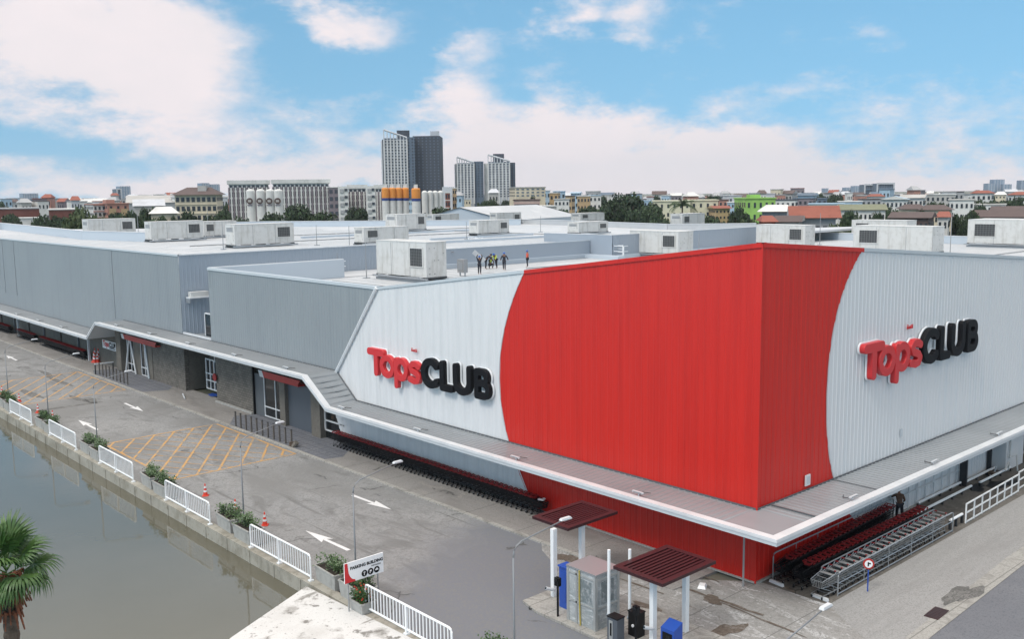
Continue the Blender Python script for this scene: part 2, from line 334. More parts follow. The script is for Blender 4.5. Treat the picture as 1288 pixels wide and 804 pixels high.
def tag(o, label, cat, group=None):
    o['label'] = label; o['category'] = cat
    if group: o['group'] = group
    return o
KIDS = {}
def copy_tree(o, parent=None):
    c = o.copy(); COL.objects.link(c)
    if parent: c.parent = parent
    for ch in list(o.children): copy_tree(ch, c)
    return c
ORD = ['first', 'second', 'third', 'fourth', 'fifth', 'sixth', 'seventh', 'eighth', 'ninth', 'tenth', 'eleventh', 'twelfth', 'thirteenth', 'fourteenth', 'fifteenth', 'sixteenth', 'seventeenth', 'eighteenth', 'nineteenth', 'twentieth']
def ordn(i):
    if i < 20: return ORD[i]
    n = i+1; return '%d%s' % (n, {1: 'st', 2: 'nd', 3: 'rd'}.get(n % 10, 'th') if n % 100 not in (11, 12, 13) else 'th')

# ------------------------------------------------------------------ ground, roads, water
def sheet(name, poly, z, m, kind='structure'):
    b = MB(); b.face([(p[0], p[1], z) for p in poly], m); o = b.build(name); o['kind'] = kind; return o
WX = -14.25
land = MB()
for (x0, x1, y0, y1) in ((WX+.3, 4300, -900, 4300), (-3000, WX+.3, 330, 4300)):
    land.face([(x0, y0, -.12), (x1, y0, -.12), (x1, y1, -.12), (x0, y1, -.12)], G_LAND)
land.build('ground', kind='structure')
sheet('water', [(-75, -60), (WX, -60), (WX, 330), (-75, 330)], -.55, M['water'])
MB().prism([(-80, -60), (-27.5, -60), (-27.5, 9), (-80, 14)], -2, -.05, G_YARD).build('riverbank', kind='structure')
sheet('road', [(-13.9, -60), (-3.1, -60), (-3.1, 240), (-13.9, 240)], -.05, G_ROAD)
def blob(cx, cy, rx, ry, z, seed, m, name, n=26, j=.3):
    rr = random.Random(seed); ph = [rr.uniform(0, 6.28) for _ in range(4)]
    return sheet(name, [(cx+rx*cos(a)*(1+j*sin(2*a+ph[0])+j*.6*sin(3*a+ph[1])+j*.4*sin(7*a+ph[2])), cy+ry*sin(a)*(1+j*sin(2*a+ph[0])+j*.6*sin(3*a+ph[1])+j*.4*sin(7*a+ph[2]))) for a in [2*pi*i/n for i in range(n)]], z, m)
sheet('yard', [(-8.9, -12), (0.35, -12), (.35, 0), (-3.1, 4), (-3.1, 10.2), (-3.9, 9.3), (-5.0, 7.1), (-6.7, 5.8), (-8.1, 4.8), (-8.75, 3.1)], -.040, G_YARD)
MB().prism([(-3.1, 2), (0.6, 2), (0.6, 230), (-3.1, 230)], -.12, 0, G_APRON).build('pavement', kind='structure')
MB().prism([(-3.32, 6.5), (-3.06, 6.5), (-3.06, 230), (-3.32, 230)], -.12, .03, G_KERB).build('kerb', kind='structure')
sheet('entrance_paving', [(-3.0, 30.5), (-1.8, 30.2), (1.2, 33), (1.2, 45.3), (-1.5, 46.3), (-3.0, 44)], .004, G_TILE)
sheet('entrance_paving', [(-3.0, 60.8), (-1, 60), (1.2, 63), (1.2, 74), (-2.4, 75), (-3.0, 73)], .004, G_TILE)
sheet('service_road', [(-1.9, -6.6), (-.6, -4.6), (.35, -3.3), (130, -3.3), (130, -6.3), (11, -6.3), (-.2, -6.85), (-3.2, -8.6), (-6.2, -12), (-7.2, -12), (-4.4, -8.9)], -.036, G_BEIGE)
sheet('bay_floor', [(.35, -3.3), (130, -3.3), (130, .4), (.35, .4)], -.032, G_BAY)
sheet('drain_strip', [(-3.2, -8.6), (-.2, -6.85), (11, -6.3), (130, -6.3), (130, -7.15), (11, -7.15), (0, -7.5), (-3.1, -9.5)], -.028, G_KERB)
sheet('asphalt_right', [(-3.1, -9.5), (0, -7.5), (11, -7.15), (130, -7.15), (130, -40), (-6, -40), (-6, -11)], -.044, G_NEW)
for i, (x, y, rx, ry) in enumerate([(-3.7, 7.8, .55, .6), (-2.7, .3, .35, .45), (-5.4, 1.4, .35, 1.2), (-4.6, -1.8, .9, .35), (-3.9, -5.2, .25, .9), (-6.4, -3.6, .8, .25)]):
    blob(x, y, rx, ry, -.024-.001*i if y < 4 else -.03, 30+i, G_DIRT, 'damp_patch')
blob(20.6, -1.0, .75, .45, -.02, 91, M['black'], 'damp_patch'); blob(22.3, -1.7, 1.1, .6, -.02, 92, M['black'], 'damp_patch')
G_OIL = ground_mat('tyre_mark', (.13, .128, .122), [(1.2, (1, 1), (.22, .215, .205), .45, .6, 1)], 8, 0)
for i, (x, y, rx, ry) in enumerate([(-10.3, 67.5, .35, 3.2), (-6.6, 72, .3, 3.5), (-7.4, 60.8, .45, 1.2), (-9.6, 59.6, 2.3, .35), (-8, 62.2, .3, 2.0), (-12.2, 60, .4, 1.1), (-6.2, 77, .28, 2.5), (-9, 96, .5, 2.8), (-7.0, 93, .3, 3)]):
    blob(x, y, rx, ry, -.0455, 60+i, G_OIL, 'tyre_mark', j=.22)
# concrete cracks in the yard
for i, (q0, q1) in enumerate([((845, 735), (960, 775)), ((905, 705), (1000, 745)), ((705, 702), (835, 748)), ((800, 768), (905, 804)), ((905, 758), (1015, 803)), ((850, 712), (905, 733))]):
    a, b_ = on('z', -.03, *q0), on('z', -.03, *q1); n = (b_-a).cross(Vector((0, 0, 1))).normalized()*(.07 if i < 2 else .045)
    pts = []; rr = random.Random(i)
    for k in range(13): pts.append(a.lerp(b_, k/12)+n*(1+rr.uniform(-.9, .9)))
    for k in range(12, -1, -1): pts.append(a.lerp(b_, k/12)-n*(1+rr.uniform(-.9, .9)))
    sheet('yard_crack', [(p.x, p.y) for p in pts], -.022, G_DIRT)
# drain cover by the service road
dr = MB(); a = on('z', -.02, 1178, 772); dr.box((a.x, a.y, -.015), (1.15, .55, .03), M['maroon'], radians(3))
for k in range(7): dr.box((a.x-.45+k*.15, a.y, .002), (.04, .5, .01), M['darkmetal'], radians(3))
tag(dr.build('drain_cover'), 'rusty red drain cover set in the pale strip beside the service road', 'drain cover')
a = on('z', -.02, 1210, 748); blob(a.x, a.y, 1.5, .42, -.018, 5, G_OIL, 'damp_patch')
# road markings
def quadline(b, p, q, w, z, m):
    p, q = Vector((*p, z)), Vector((*q, z)); n = (q-p).cross(Vector((0, 0, 1))).normalized()*w/2
    b.face([p-n, q-n, q+n, p+n], m)
def arrow(p, q, i):
    b = MB(); P = Vector((*p, -.04)); Q = Vector((*q, -.04)); d = (Q-P).normalized(); n = d.cross(Vector((0, 0, 1))); L_ = (Q-P).length
    b.face([P-n*.11, P+d*L_*.55-n*.09, P+d*L_*.55+n*.09, P+n*.11], M['whiteline'])
    b.face([P+d*L_*.48-n*.33, Q, P+d*L_*.48+n*.33, P+d*L_*.56], M['whiteline'])
    b.build('road_arrow', kind='structure')
arrow((-5.75, 22.95), (-5.62, 19.3), 0); arrow((-10.6, 15.8), (-10.7, 19.7), 1); arrow((-5.8, 57.5), (-5.88, 53.3), 2); arrow((-10.75, 49.6), (-10.7, 53.9), 3); arrow((-6.0, 87.5), (-5.9, 91.8), 4)
def clipseg(p, d, x0, x1, y0, y1):
    t0, t1 = -1e9, 1e9
    for a, da, lo, hi in ((p[0], d[0], x0, x1), (p[1], d[1], y0, y1)):
        if abs(da) < 1e-9:
            if not lo <= a <= hi: return None
            continue
        u, v = (lo-a)/da, (hi-a)/da; t0, t1 = max(t0, min(u, v)), min(t1, max(u, v))
    return None if t1-t0 < .3 else ((p[0]+d[0]*t0, p[1]+d[1]*t0), (p[0]+d[0]*t1, p[1]+d[1]*t1))
def hatch(x0, x1, y0, y1):
    b = MB(); z = -.041
    for p, q in (((x0, y0), (x1, y0)), ((x1, y0), (x1, y1)), ((x1, y1), (x0, y1)), ((x0, y1), (x0, y0))): quadline(b, p, q, .16, z, M['yellowline'])
    k = 0
    for s in range(-30, 40):
        c = clipseg((x0+s*1.45, y0), (.56, .83), x0, x1, y0, y1)
        if c: quadline(b, *c, .15, z+.0015, M['yellowline'])
        c = clipseg((x0+s*1.3, y0), (-.50, .84), x0, x1, y0, y1)
        if c and y0 < 50: quadline(b, *c, .08, z+.003, M['yellowline'])
    b.build('road_hatching', kind='structure')
hatch(-11.9, -3.6, 33.2, 45.0); hatch(-12.2, -3.65, 63.1, 75.6)

# ------------------------------------------------------------------ canal wall, white slab, railings, planters, lamps, cones
cw = MB(); cw.bx(WX, -13.78, -40, 330, -2.2, .10, M['stone'])
canal = cw.build('canal_wall'); tag(canal, 'stained pale concrete canal wall carrying the white railings and planters', 'wall')
for k in range(60):
    y = -10+k*2.4
    MB().bx(WX-.035, WX-.001, y, y+.10, -.6, .06, M['stone']).build('buttress', canal) if k < 42 else None
sl = MB(); sp = [on('z', .12, *q) for q in [(385, 738), (290, 803)]]
poly = [(p.x, p.y) for p in sp]+[(-24, 6.5), (-24, -16), (-13.9, -16), (-13.95, 3)]
sl.prism(poly, -.5, .12, M['slab']); tag(sl.build('bridge_deck'), 'weathered white concrete deck over the canal at the bottom of the view', 'concrete deck')
def make_rail():
    t = thing('railing', 'x', 'railing', (-14.02, 56.7, .2)); L_, H = 5.6, 1.08
    b = MB(); r = .045; c = .14
    pts = [(0, -L_/2, .0), (0, -L_/2, H-c), (0, -L_/2+c*.3, H-c*.3), (0, -L_/2+c, H), (0, L_/2-c, H), (0, L_/2-c*.3, H-c*.3), (0, L_/2, H-c), (0, L_/2, 0)]
    b.tube(pts, r, M['rail'], 8).tube([(0, -L_/2, .1), (0, L_/2, .1)], r, M['rail'], 8); b.build('frame', t)
    b = MB()
    for k in range(1, 26):
        y = -L_/2+k*L_/26; b.bx(-.016, .016, y-.02, y+.02, .1, H, M['rail'])
    b.build('bars', t)
    MB().bx(-.05, .05, -.05, .05, -.05, H-.02, M['rail']).build('post', t)
    for y in (-L_/2, 0, L_/2): MB().bx(-.1, .1, y-.1, y+.1, -.1, -.07+.03, M['rail']).build('foot', t)
    return t
r_proto = make_rail()
for i, y in enumerate((56.75, 46.9, 36.8, 26.4, 16.3, 6.35, -3.9)):
    o = r_proto if i == 0 else copy_tree(r_proto); o.location = (-14.02, y, .2)
    tag(o, 'white tubular railing on the canal wall, %s of the row counted from the far left' % ordn(i), 'railing', 'white railings along the canal')
def leafclump(rad, h, n, mats, seed, size=.09):
    b = MB(); rr = random.Random(seed)
    stems = [(rr.uniform(-rad[0], rad[0]), rr.uniform(-rad[1], rad[1]), rr.uniform(.5, 1)*h) for _ in range(max(6, n//40))]
    for k in range(n):
        sx, sy, sh = rr.choice(stems); zz = sh*rr.random()**.6
        p = Vector((sx+rr.gauss(0, .08)*(1+zz), sy+rr.gauss(0, .08)*(1+zz), zz)); a = rr.uniform(0, 6.28); e = rr.uniform(-.3, 1.2); L_ = size*rr.uniform(.7, 1.6)
        d = Vector((cos(a)*cos(e), sin(a)*cos(e), sin(e)))*L_; w = Vector((-sin(a), cos(a), rr.uniform(-.3, .3)))*L_*.32
        b.face([p, p+d*.5+w, p+d, p+d*.5-w], mats[0] if rr.random() < .6 else mats[1])
    return b
def make_planter(label, loc, rz, leafmats, seed, L_=1.75, W=.85, H=.72):
    t = thing('planter', label, 'planter', loc, rz, 'concrete planters along the canal')
    b = MB(); b.box((0, 0, H/2), (W*.88, L_*.92, H), M['concrete'], 0, 1/.9)
    b.build('trough', t)
    b = MB(); w = .07
    for x in (-1, 1): b.bx(x*W/2-w/2, x*W/2+w/2, -L_/2, L_/2, H, H+.07, M['concrete'])
    for y in (-1, 1): b.bx(-W/2+w/2, W/2-w/2, y*L_/2-w/2-.001, y*L_/2+w/2, H+.002, H+.068, M['concrete'])
    b.build('rim', t); MB().bx(-W/2+.05, W/2-.05, -L_/2+.05, L_/2-.05, H-.02, H+.03, M['soil']).build('soil', t)
    pl = leafclump((W*.36, L_*.42), .62, 900, leafmats, seed).build('plant_%d' % seed, None)
    pl.name = 'leafy_plant'; pl.location = Vector(loc)+Vector((0, 0, H)); pl.rotation_euler = (0, 0, rz)
    tag(pl, label.replace('concrete planter', 'leafy plant').replace(' one of the pair', ' of two'), 'plant', 'plants in the canal planters')
    return t
gaps = [(61.9, 'leftmost'), (51.7, 'second'), (41.9, 'third'), (31.4, 'fourth'), (21.3, 'fifth'), (11.5, 'nearest')]
for i, (y, w) in enumerate(gaps):
    for j, s in enumerate((1, -1)):
        lm = (M['leaf3'], M['leaf']) if i in (2, 3, 4) or (i == 5 and j == 0) else (M['leaf'], M['leaf2'])
        make_planter('concrete planter in the %s gap between canal railings, %s one of the pair' % (w, 'farther' if s > 0 else 'nearer'),
                     (-13.45 - .12*j, y+s*1.08, .03), radians(R.uniform(-3, 3)), lm, 100+i*2+j)
make_planter('small concrete planter holding red flowering shrub below the parking sign', (-14.05, 9.35, .12), 0, (M['leaf2'], M['leaf']), 150, .95, .7, .4)
fl = MB(); rr = random.Random(4)
for k in range(40): fl.box((-14.05+rr.uniform(-.3, .3), 9.35+rr.uniform(-.4, .4), .75+rr.uniform(-.1, .4)), (.05, .05, .04), M['cone'])
tag(fl.build('flowers'), 'tiny red blossoms on the shrub below the parking sign', 'flowers')
make_planter('concrete planter at the bottom edge beyond the nearest railing', (-13.4, 1.6, .03), 0, (M['leaf'], M['leaf2']), 151)
def make_lamp():
    t = thing('street_lamp', 'x', 'street lamp'); H = 4.5
    b = MB(); b.tube([(0, 0, -.05), (0, 0, H)], .042, M['lamppole'], 8, .032); b.build('pole', t, smooth=True)
    MB().lathe([(.11, 0), (.11, .03), (.07, .05)], M['lamppole'], 10).build('base_plate', t)
    b = MB(); b.tube([(0, 0, H), (.03, 0, H+.2), (.14, 0, H+.38), (.38, 0, H+.50), (2.2, 0, H+.78)], .032, M['lamppole'], 8, .024); b.build('arm', t, smooth=True)
    b = MB(); b.box((2.45, 0, H+.84), (.52, .16, .07), M['lampwhite'], 0, .8); h = b.build('lamp_head', t)
    MB().box((2.5, 0, H+.785), (.36, .14, .02), M['steel']).build('lens', h)
    return t
lp = make_lamp()
lamp_y = [(62.8, 0), (52.4, 0), (42.2, 0), (21.3, 0), (11.05, 1), (1.0, 1), (-9.4, 1)]
for i, (y, wh) in enumerate(lamp_y):
    o = lp if i == 0 else copy_tree(lp); o.location = (-13.25, y, 0); o.rotation_euler = (0, 0, radians([8, 10, 6, 8, 4, -3, 0][i]))
    tag(o, 'slim curved arm street lamp by the canal railing, %s counted from the far left' % ordn(i), 'street lamp', 'street lamps along the canal')
def make_cone(s=1):
    t = thing('traffic_cone', 'x', 'traffic cone')
    MB().box((0, 0, .03), (.40, .40, .05), M['cone'], 0, .9).build('base', t)
    MB().lathe([(.15, .05), (.11, .30), (.075, .50), (.03, .82)], M['cone'], 10).build('body', t)
    MB().lathe([(.121, .26), (.092, .40)], M['trim'], 10).build('reflective_band', t)
    MB().lathe([(.078, .52), (.056, .66)], M['trim'], 10).build('reflective_band', t)
    return t
cp = make_cone()
cones = [(-12.13, 69.3), (-12.0, 64.6), (-12.17, 58.9), (-12.04, 55.6), (-11.87, 28.85), (-11.92, 25.0), (-11.81, 21.9)]
for i, (x, y) in enumerate(cones):
    o = cp if i == 0 else copy_tree(cp); o.location = (x, y, -.045); o.rotation_euler = (0, 0, R.uniform(0, 1.5))
    o.scale = (.88, .88, .88); tag(o, 'red traffic cone on the road beside the canal railings, %s from the far left' % ordn(i), 'traffic cone', 'traffic cones beside the canal')
for i, (x, y) in enumerate([(-.25, 80.6), (-.5, 80.2), (-.1, 80.0), (-.35, 79.6), (-.62, 79.7)]):
    o = copy_tree(cp); o.location = (x, y, 0); o.scale = (1.15, 1.15, 1.7 if i in (0, 2) else 1.35); tag(o, 'red traffic cone in the heap by the white column, %s from the wall side' % ordn(i), 'traffic cone', 'heap of cones by the white column')
for i, q in enumerate([(340.5, 523), (350.5, 527)]):
    p = on('z', 0, *q); o = copy_tree(cp); o.location = p; tag(o, 'red traffic cone before the glass doors, %s one' % ('left' if i == 0 else 'right'), 'traffic cone', 'cones before the glass doors')

# ------------------------------------------------------------------ the big store
store = thing('store_building', 'large warehouse store with white and red corrugated corner and long grey wings', 'store')
def ribwall(axis, c, u0, u1, zlo, zhi, m, out, pitch=.36, depth=.019):
    """corrugated sheet in the plane axis=c between u0<u1; out = outward sign"""
    b = MB(); us = []; u = math.floor(u0/pitch)*pitch
    while u < u1:
        for du, d in ((0, 0), (.24, 0), (.48, 0), (.72, 0), (.79, 1), (.93, 1)):
            x = u+du*pitch
            if u0 <= x <= u1: us.append((x, d))
        u += pitch
    def dd(x):
        f = (x/pitch) % 1
        return 0 if f < .72 or f > .9999 else (f-.72)/.07 if f < .79 else 1 if f < .93 else (1-f)/.07
    us = [(u0, dd(u0))]+[q for q in us if u0 < q[0] < u1]+[(u1, dd(u1))]
    k = b._m(m); base = []
    for x, d in us:
        o = c+out*depth*d; lo = zlo(x) if callable(zlo) else zlo; hi = zhi(x) if callable(zhi) else zhi
        base.append(len(b.v))
        b.v += [(o, x, lo), (o, x, hi)] if axis == 'x' else [(x, o, lo), (x, o, hi)]
    for i in range(len(base)-1):
        p, q = base[i], base[i+1]
        z = [b.v[p][2], b.v[p+1][2], b.v[q][2], b.v[q+1][2]]
        if z[1]-z[0] < 1e-4 and z[3]-z[2] < 1e-4: continue
        f = (p, q, q+1, p+1)
        b.f.append(f if (axis == 'y') == (out < 0) else f[::-1]); b.mi.append(k)
    return b
ZJ = 3.3
topL = lambda y: 14.79-.1298*y
topR = lambda x: max(14.79-.0735*x, 10.2)
def redL(y):                       # heights between which the red paint lies on the left facade
    if y >= 16.6: return (6.8, 6.8)
    h = sqrt((16.62-y)/.058); return (6.8-h, 6.8+h)
def redR(x):
    if x <= 5.5: return (7.5, 7.5)
    lo, hi = 0, 9
    for _ in range(40):
        d = (lo+hi)/2
        if 5.5+.04*d*d+.0006*d**4 < x: lo = d
        else: hi = d
    return (7.5-lo, 7.5+lo)
cl = lambda v, a, b: max(a, min(b, v))
# left facade above the canopy
def diag(y):                       # bottom edge of the white field where the ramp and the slanted joint cut it
    if y <= 31.1: return ZJ
    return ZJ+(y-31.1)*(4.98-ZJ)/(33.43-31.1)
def diagtop(y): return topL(y) if y <= 28.27 else 11.12-(y-28.27)*(11.12-4.98)/(33.43-28.27)
ribwall('x', 0, 0, 16.62, lambda y: cl(redL(y)[0], ZJ, topL(y)), lambda y: cl(redL(y)[1], ZJ, topL(y)), M['red'], -1).build('red_wall', store)
ribwall('x', 0, 14, 16.62, lambda y: cl(redL(y)[1], ZJ, topL(y)), topL, M['white'], -1).build('white_wall', store)
ribwall('x', 0, 15.6, 16.62, ZJ, lambda y: cl(redL(y)[0], ZJ, topL(y)), M['white'], -1).build('white_wall', store)
ribwall('x', 0, 16.62, 33.43, diag, diagtop, M['white'], -1).build('white_wall', store)
# right facade above the canopy
ribwall('y', 0, 0, 5.5, ZJ, topR, M['red'], -1).build('red_wall', store)
ribwall('y', 0, 5.5, 8.6, lambda x: cl(redR(x)[1], ZJ, topR(x)), topR, M['red'], -1).build('red_wall', store)
ribwall('y', 0, 5.5, 8.6, ZJ, lambda x: cl(redR(x)[0], ZJ, topR(x)), M['red'], -1).build('red_wall', store)
ribwall('y', 0, 5.5, 8.6, lambda x: cl(redR(x)[0], ZJ, topR(x)), lambda x: cl(redR(x)[1], ZJ, topR(x)), M['whiteR'], -1).build('white_wall', store)
ribwall('y', 0, 8.6, 118, ZJ, topR, M['whiteR'], -1).build('white_wall', store)
# corner bead and trims
MB().bx(-.06, .0, -.06, .0, 0, topL(0)-.02, M['red']).build('corner_bead', store)
def pline(name, pts, r, m, n=6, parent=store):
    return MB().tube(pts, r, m, n).build(name, parent)
cb = MB()                                             # edge strip along the painted curves
for zz in range(0, 60):
    z0, z1 = ZJ+(13.0-ZJ)*zz/60, ZJ+(13.0-ZJ)*(zz+1)/60
    f = lambda z: 16.62-.058*(z-6.8)**2
    cb.face([(-.055, f(z0), z0), (-.055, f(z0)+.09, z0), (-.055, f(z1)+.09, z1), (-.055, f(z1), z1)], M['trim'])
cb.build('edge_strip', store)
cb = MB()
for zz in range(0, 60):
    z0, z1 = ZJ+(14.17-ZJ)*zz/60, ZJ+(14.17-ZJ)*(zz+1)/60
    f = lambda z: 5.5+.04*(z-7.5)**2+.0006*(z-7.5)**4
    cb.face([(f(z0), -.055, z0), (f(z0)+.09, -.055, z0), (f(z1)+.09, -.055, z1), (f(z1), -.055, z1)], M['trim'])
cb.build('edge_strip', store)
def capline(name, pts, w, h, m, out):                 # flat capping along a parapet
    b = MB()
    for p, q in zip(pts, pts[1:]):
        p, q = Vector(p), Vector(q); d = (q-p).normalized(); s_ = Vector(out)
        b.face([p-s_*.30, q-s_*.30, q+s_*.07, p+s_*.07], m); b.face([p+s_*.07, q+s_*.07, q+s_*.07-Vector((0, 0, h)), p+s_*.07-Vector((0, 0, h))], m)
        b.face([p+s_*.07-Vector((0, 0, h)), q+s_*.07-Vector((0, 0, h)), q-Vector((0, 0, h)), p-Vector((0, 0, h))], m)
        b.face([p-s_*.30, p-s_*.30-Vector((0, 0, h)), q-s_*.30-Vector((0, 0, h)), q-s_*.30], m)
    return b.build(name, store)
e = .03
capline('parapet_cap', [(0, 0, topL(0)+e), (0, 14.5, topL(14.5)+e)], .3, .20, M['red'], (-1, 0, 0))
capline('parapet_cap', [(0, 14.5, topL(14.5)+e), (0, 28.27, topL(28.27)+e)], .3, .16, M['capgrey'], (-1, 0, 0))
capline('parapet_cap', [(0, 0, topR(0)+e), (8.45, 0, topR(8.45)+e)], .3, .20, M['red'], (0, -1, 0))
capline('parapet_cap', [(8.45, 0, topR(8.45)+e), (62, 0, topR(62)+e), (118, 0, topR(118)+e)], .3, .16, M['capgrey'], (0, -1, 0))
GZ = 11.15
capline('parapet_cap', [(0, 28.27, GZ+e), (0, 52.9, GZ+e)], .3, .2, M['capgrey'], (-1, 0, 0))
# grey wall of the middle wing, its slanted end joint
ribwall('x', 0, 28.27, 52.9, lambda y: diagtop(y) if y < 33.43 else 4.98, GZ, M['grey'], -1).build('grey_wall', store)
pline('slanted_joint', [(-.09, 28.27, 11.1), (-.09, 33.43, 4.98)], .13, M['trim'])
pline('slanted_joint', [(-.06, 33.43, 5.02), (-.06, 31.1, 3.36)], .05, M['darktrim'])
# the recess between the wings, and the far wing
ribwall('y', 52.9, 0, 13, 4.98, GZ, M['lightslate'], 1).build('grey_wall', store)
MB().bx(0, 12.9, 52.55, 52.62, 9.5, GZ, M['lightslate']).build('parapet_back', store)
MB().bx(0.02, 12.9, 52.6, 52.93, GZ+.0, GZ+.06, M['trim']).build('parapet_cap', store)
FZ = 12.0
ribwall('y', 58.6, 0, 24.5, 4.9, FZ, M['slate'], -1).build('grey_wall', store)
ribwall('x', 0, 58.6, 205, 3.2, FZ, M['grey'], -1).build('grey_wall', store)
capline('parapet_cap', [(0, 58.6, FZ+e), (0, 205, FZ+e)], .3, .16, M['capgrey'], (-1, 0, 0))
capline('parapet_cap', [(0, 58.6, FZ+e), (24.5, 58.6, FZ+e)], .3, .10, M['trim'], (0, -1, 0))
for y in (74.5, 108, 113, 150): MB().bx(-.06, -.0, y, y+.12, 5, FZ-.2, M['grey']).build('wall_joint', store)
ribwall('x', 3.2, 52.9, 58.6, 4.9, 9.5, M['slate'], -1).build('grey_wall', store)
MB().bx(.0, 3.2, 52.9, 58.6, 4.7, 4.95, M['canopy']).build('recess_floor', store)
MB().bx(-.02, .12, 53.0, 58.5, 4.95, 5.25, M['trim']).build('recess_sill', store)
MB().bx(.5, .62, 53.9, 54.0, 5.2, 7.2, M['trim']).bx(.5, .62, 55.1, 55.2, 5.2, 7.2, M['trim']).bx(.5, .62, 53.9, 55.2, 7.1, 7.2, M['trim']).bx(.55, .6, 54, 55.1, 5.2, 7.1, M['glass']).build('recess_door', store)
MB().bx(.4, 2.4, 57.7, 58.5, 8.2, 8.3, M['trim']).bx(.6, 2.2, 57.8, 58.4, 8.3, 8.75, M['acwhite']).bx(.4, .46, 57.7, 58.5, 7.8, 8.2, M['steel']).build('bracket_shelf', store)

# roofs
R2Z, RMZ = 9.5, 11.1
MB().bx(.34, 116, .34, 52.5, R2Z-.3, R2Z, M['roof']).bx(3.25, 46, 52.96, 58.55, R2Z-.3, R2Z, M['roof']).build('lower_roof', store)
lw = [on('z', 12.4, *q) for q in [(-60, 274), (0, 280), (104, 290), (184, 292)]]
mw = [on('z', 12.2, *q) for q in [(258, 279.6), (330, 278.3), (500, 277.2), (655, 275.5)]]
rw = [on('z', 12.0, *q) for q in [(655, 275.6), (720, 277.3), (840, 281.6), (951, 280.6)]]
poly = [(.3, 58.7), (24.5, 58.7), (24.5, 53.6), (46.5, 53.6), (46.5, 50), (112, 50)] + [(p.x, p.y) for p in reversed(rw)] + [(p.x, p.y) for p in reversed(mw)] + [(.3, 204)]
MB().prism(poly, RMZ-.3, RMZ, M['roof']).build('main_roof', store)
def wallpath(name, pts, z0, z1, th, m, m2=None):
    b = MB()
    for p, q in zip(pts, pts[1:]):
        p, q = Vector((p[0], p[1], 0)), Vector((q[0], q[1], 0)); n = (q-p).cross(Vector((0, 0, 1))).normalized()*th/2
        P = [p-n, q-n, q+n, p+n]
        b.prism([(v.x, v.y) for v in (P if (P[1]-P[0]).cross(P[2]-P[1]).z > 0 else P[::-1])], z0, z1, m)
        if m2:
            n2 = n*1.5; P = [p-n2, q-n2, q+n2, p+n2]; b.prism([(v.x, v.y) for v in (P if (P[1]-P[0]).cross(P[2]-P[1]).z > 0 else P[::-1])], z1+.002, z1+.07, m2)
    return b.build(name, store)
wallpath('roof_wall', lw, RMZ-.2, 12.33, .3, M['lightslate'], M['trim'])
wallpath('roof_wall', mw, RMZ-.2, 12.13, .3, M['lightslate'], M['trim'])
wallpath('roof_wall', rw, RMZ-.2, 11.93, .3, M['roof'], M['trim'])
e0, e1 = on('z', 10.6, 1020, 291.5), on('z', 10.6, 1330, 300.2)
wallpath('roof_wall', [e0, e1], R2Z-.2, 10.53, .3, M['lightslate'], M['trim'])
wallpath('roof_wall', [(24.5, 53.4), (46.4, 53.4)], R2Z, 11.42, .12, M['slate'], M['capgrey'])
wallpath('roof_wall', [(46.55, 61), (46.55, 50)], R2Z, 12.12, .14, M['slate'], M['trim'])
ribwall('y', 49.9, 46.5, 79, R2Z, 12.12, M['slate'], -1).build('roof_wall', store)
MB().bx(46.5, 79, 49.85, 50.1, 12.13, 12.2, M['trim']).build('parapet_cap', store)
MB().bx(24.6, 46.3, 53.0, 53.34, R2Z, R2Z+.45, M['lightslate']).bx(47, 79, 49.5, 49.85, R2Z, R2Z+.4, M['lightslate']).build('roof_upstand', store)
MB().bx(45.2, 46.45, 48, 53, R2Z, R2Z+.4, M['lightslate']).build('roof_upstand', store)
# long ribs (seams) on the roofs
b = MB()
for k in range(38): b.bx(2+k*1.4, 2.06+k*1.4, 59, 150, RMZ, RMZ+.035, M['roof'])
b.build('roof_seams', store)
b = MB()
for k in range(60): b.bx(3+k*1.8, 3.06+k*1.8, 1, 52, R2Z, R2Z+.035, M['roof'])
b.build('roof_seams', store)
for x0, y0, x1, y1 in ((30, 68, 62, 68), (33, 95, 70, 95), (40, 75, 58, 75)):
    MB().bx(x0, x1, y0, y0+.25, RMZ, RMZ+.28, M['lightslate']).build('roof_duct', store)
for (x0_, y0_, x1_, y1_) in ((6, 62, 6.12, 150), (26, 56, 26.1, 52.97), (14, 88, 60, 88.12), (50, 58, 88, 58.12), (60, 70, 60.12, 110), (30, 104, 78, 104.14)):
    MB().bx(x0_, x1_, min(y0_, y1_), max(y0_, y1_), RMZ, RMZ+.12, M['pipe']).build('roof_pipe', store)
for (x0_, y0_, x1_, y1_) in ((10, 30, 10.1, 50), (28, 20, 96, 20.1), (30, 46.5, 44, 46.6), (58, 30, 58.1, 46), (22, 40, 44, 40.08)):
    MB().bx(x0_, x1_, y0_, y1_, R2Z, R2Z+.1, M['pipe']).build('roof_pipe', store)
# gabled roof rising beyond the main roof
gA, gB, gC = at(522.5, 277, 190), at(578, 261.5, 190), at(640, 277, 190)
b = MB(); dv = FH*26+RH*16; z0 = 9.5
P = [Vector((gA.x, gA.y, gA.z)), Vector((gB.x, gB.y, gB.z)), Vector((gC.x, gC.y, gC.z))]; Q = [p+dv for p in P]
b.face([(P[0].x, P[0].y, z0), (P[2].x, P[2].y, z0), P[2], P[1], P[0]], M['lightslate'])
b.face([P[0]-FH*.3, P[1]-FH*.3+Vector((0, 0, .15)), Q[1]+Vector((0, 0, .15)), Q[0]], M['roof']); b.face([P[1]-FH*.3+Vector((0, 0, .15)), P[2]-FH*.3, Q[2], Q[1]+Vector((0, 0, .15))], M['roof'])
b.face([(Q[2].x, Q[2].y, z0), (Q[0].x, Q[0].y, z0), Q[0], Q[1], Q[2]], M['lightslate'])
b.face([(P[2].x, P[2].y, z0), (Q[2].x, Q[2].y, z0), Q[2], P[2]], M['lightslate'])
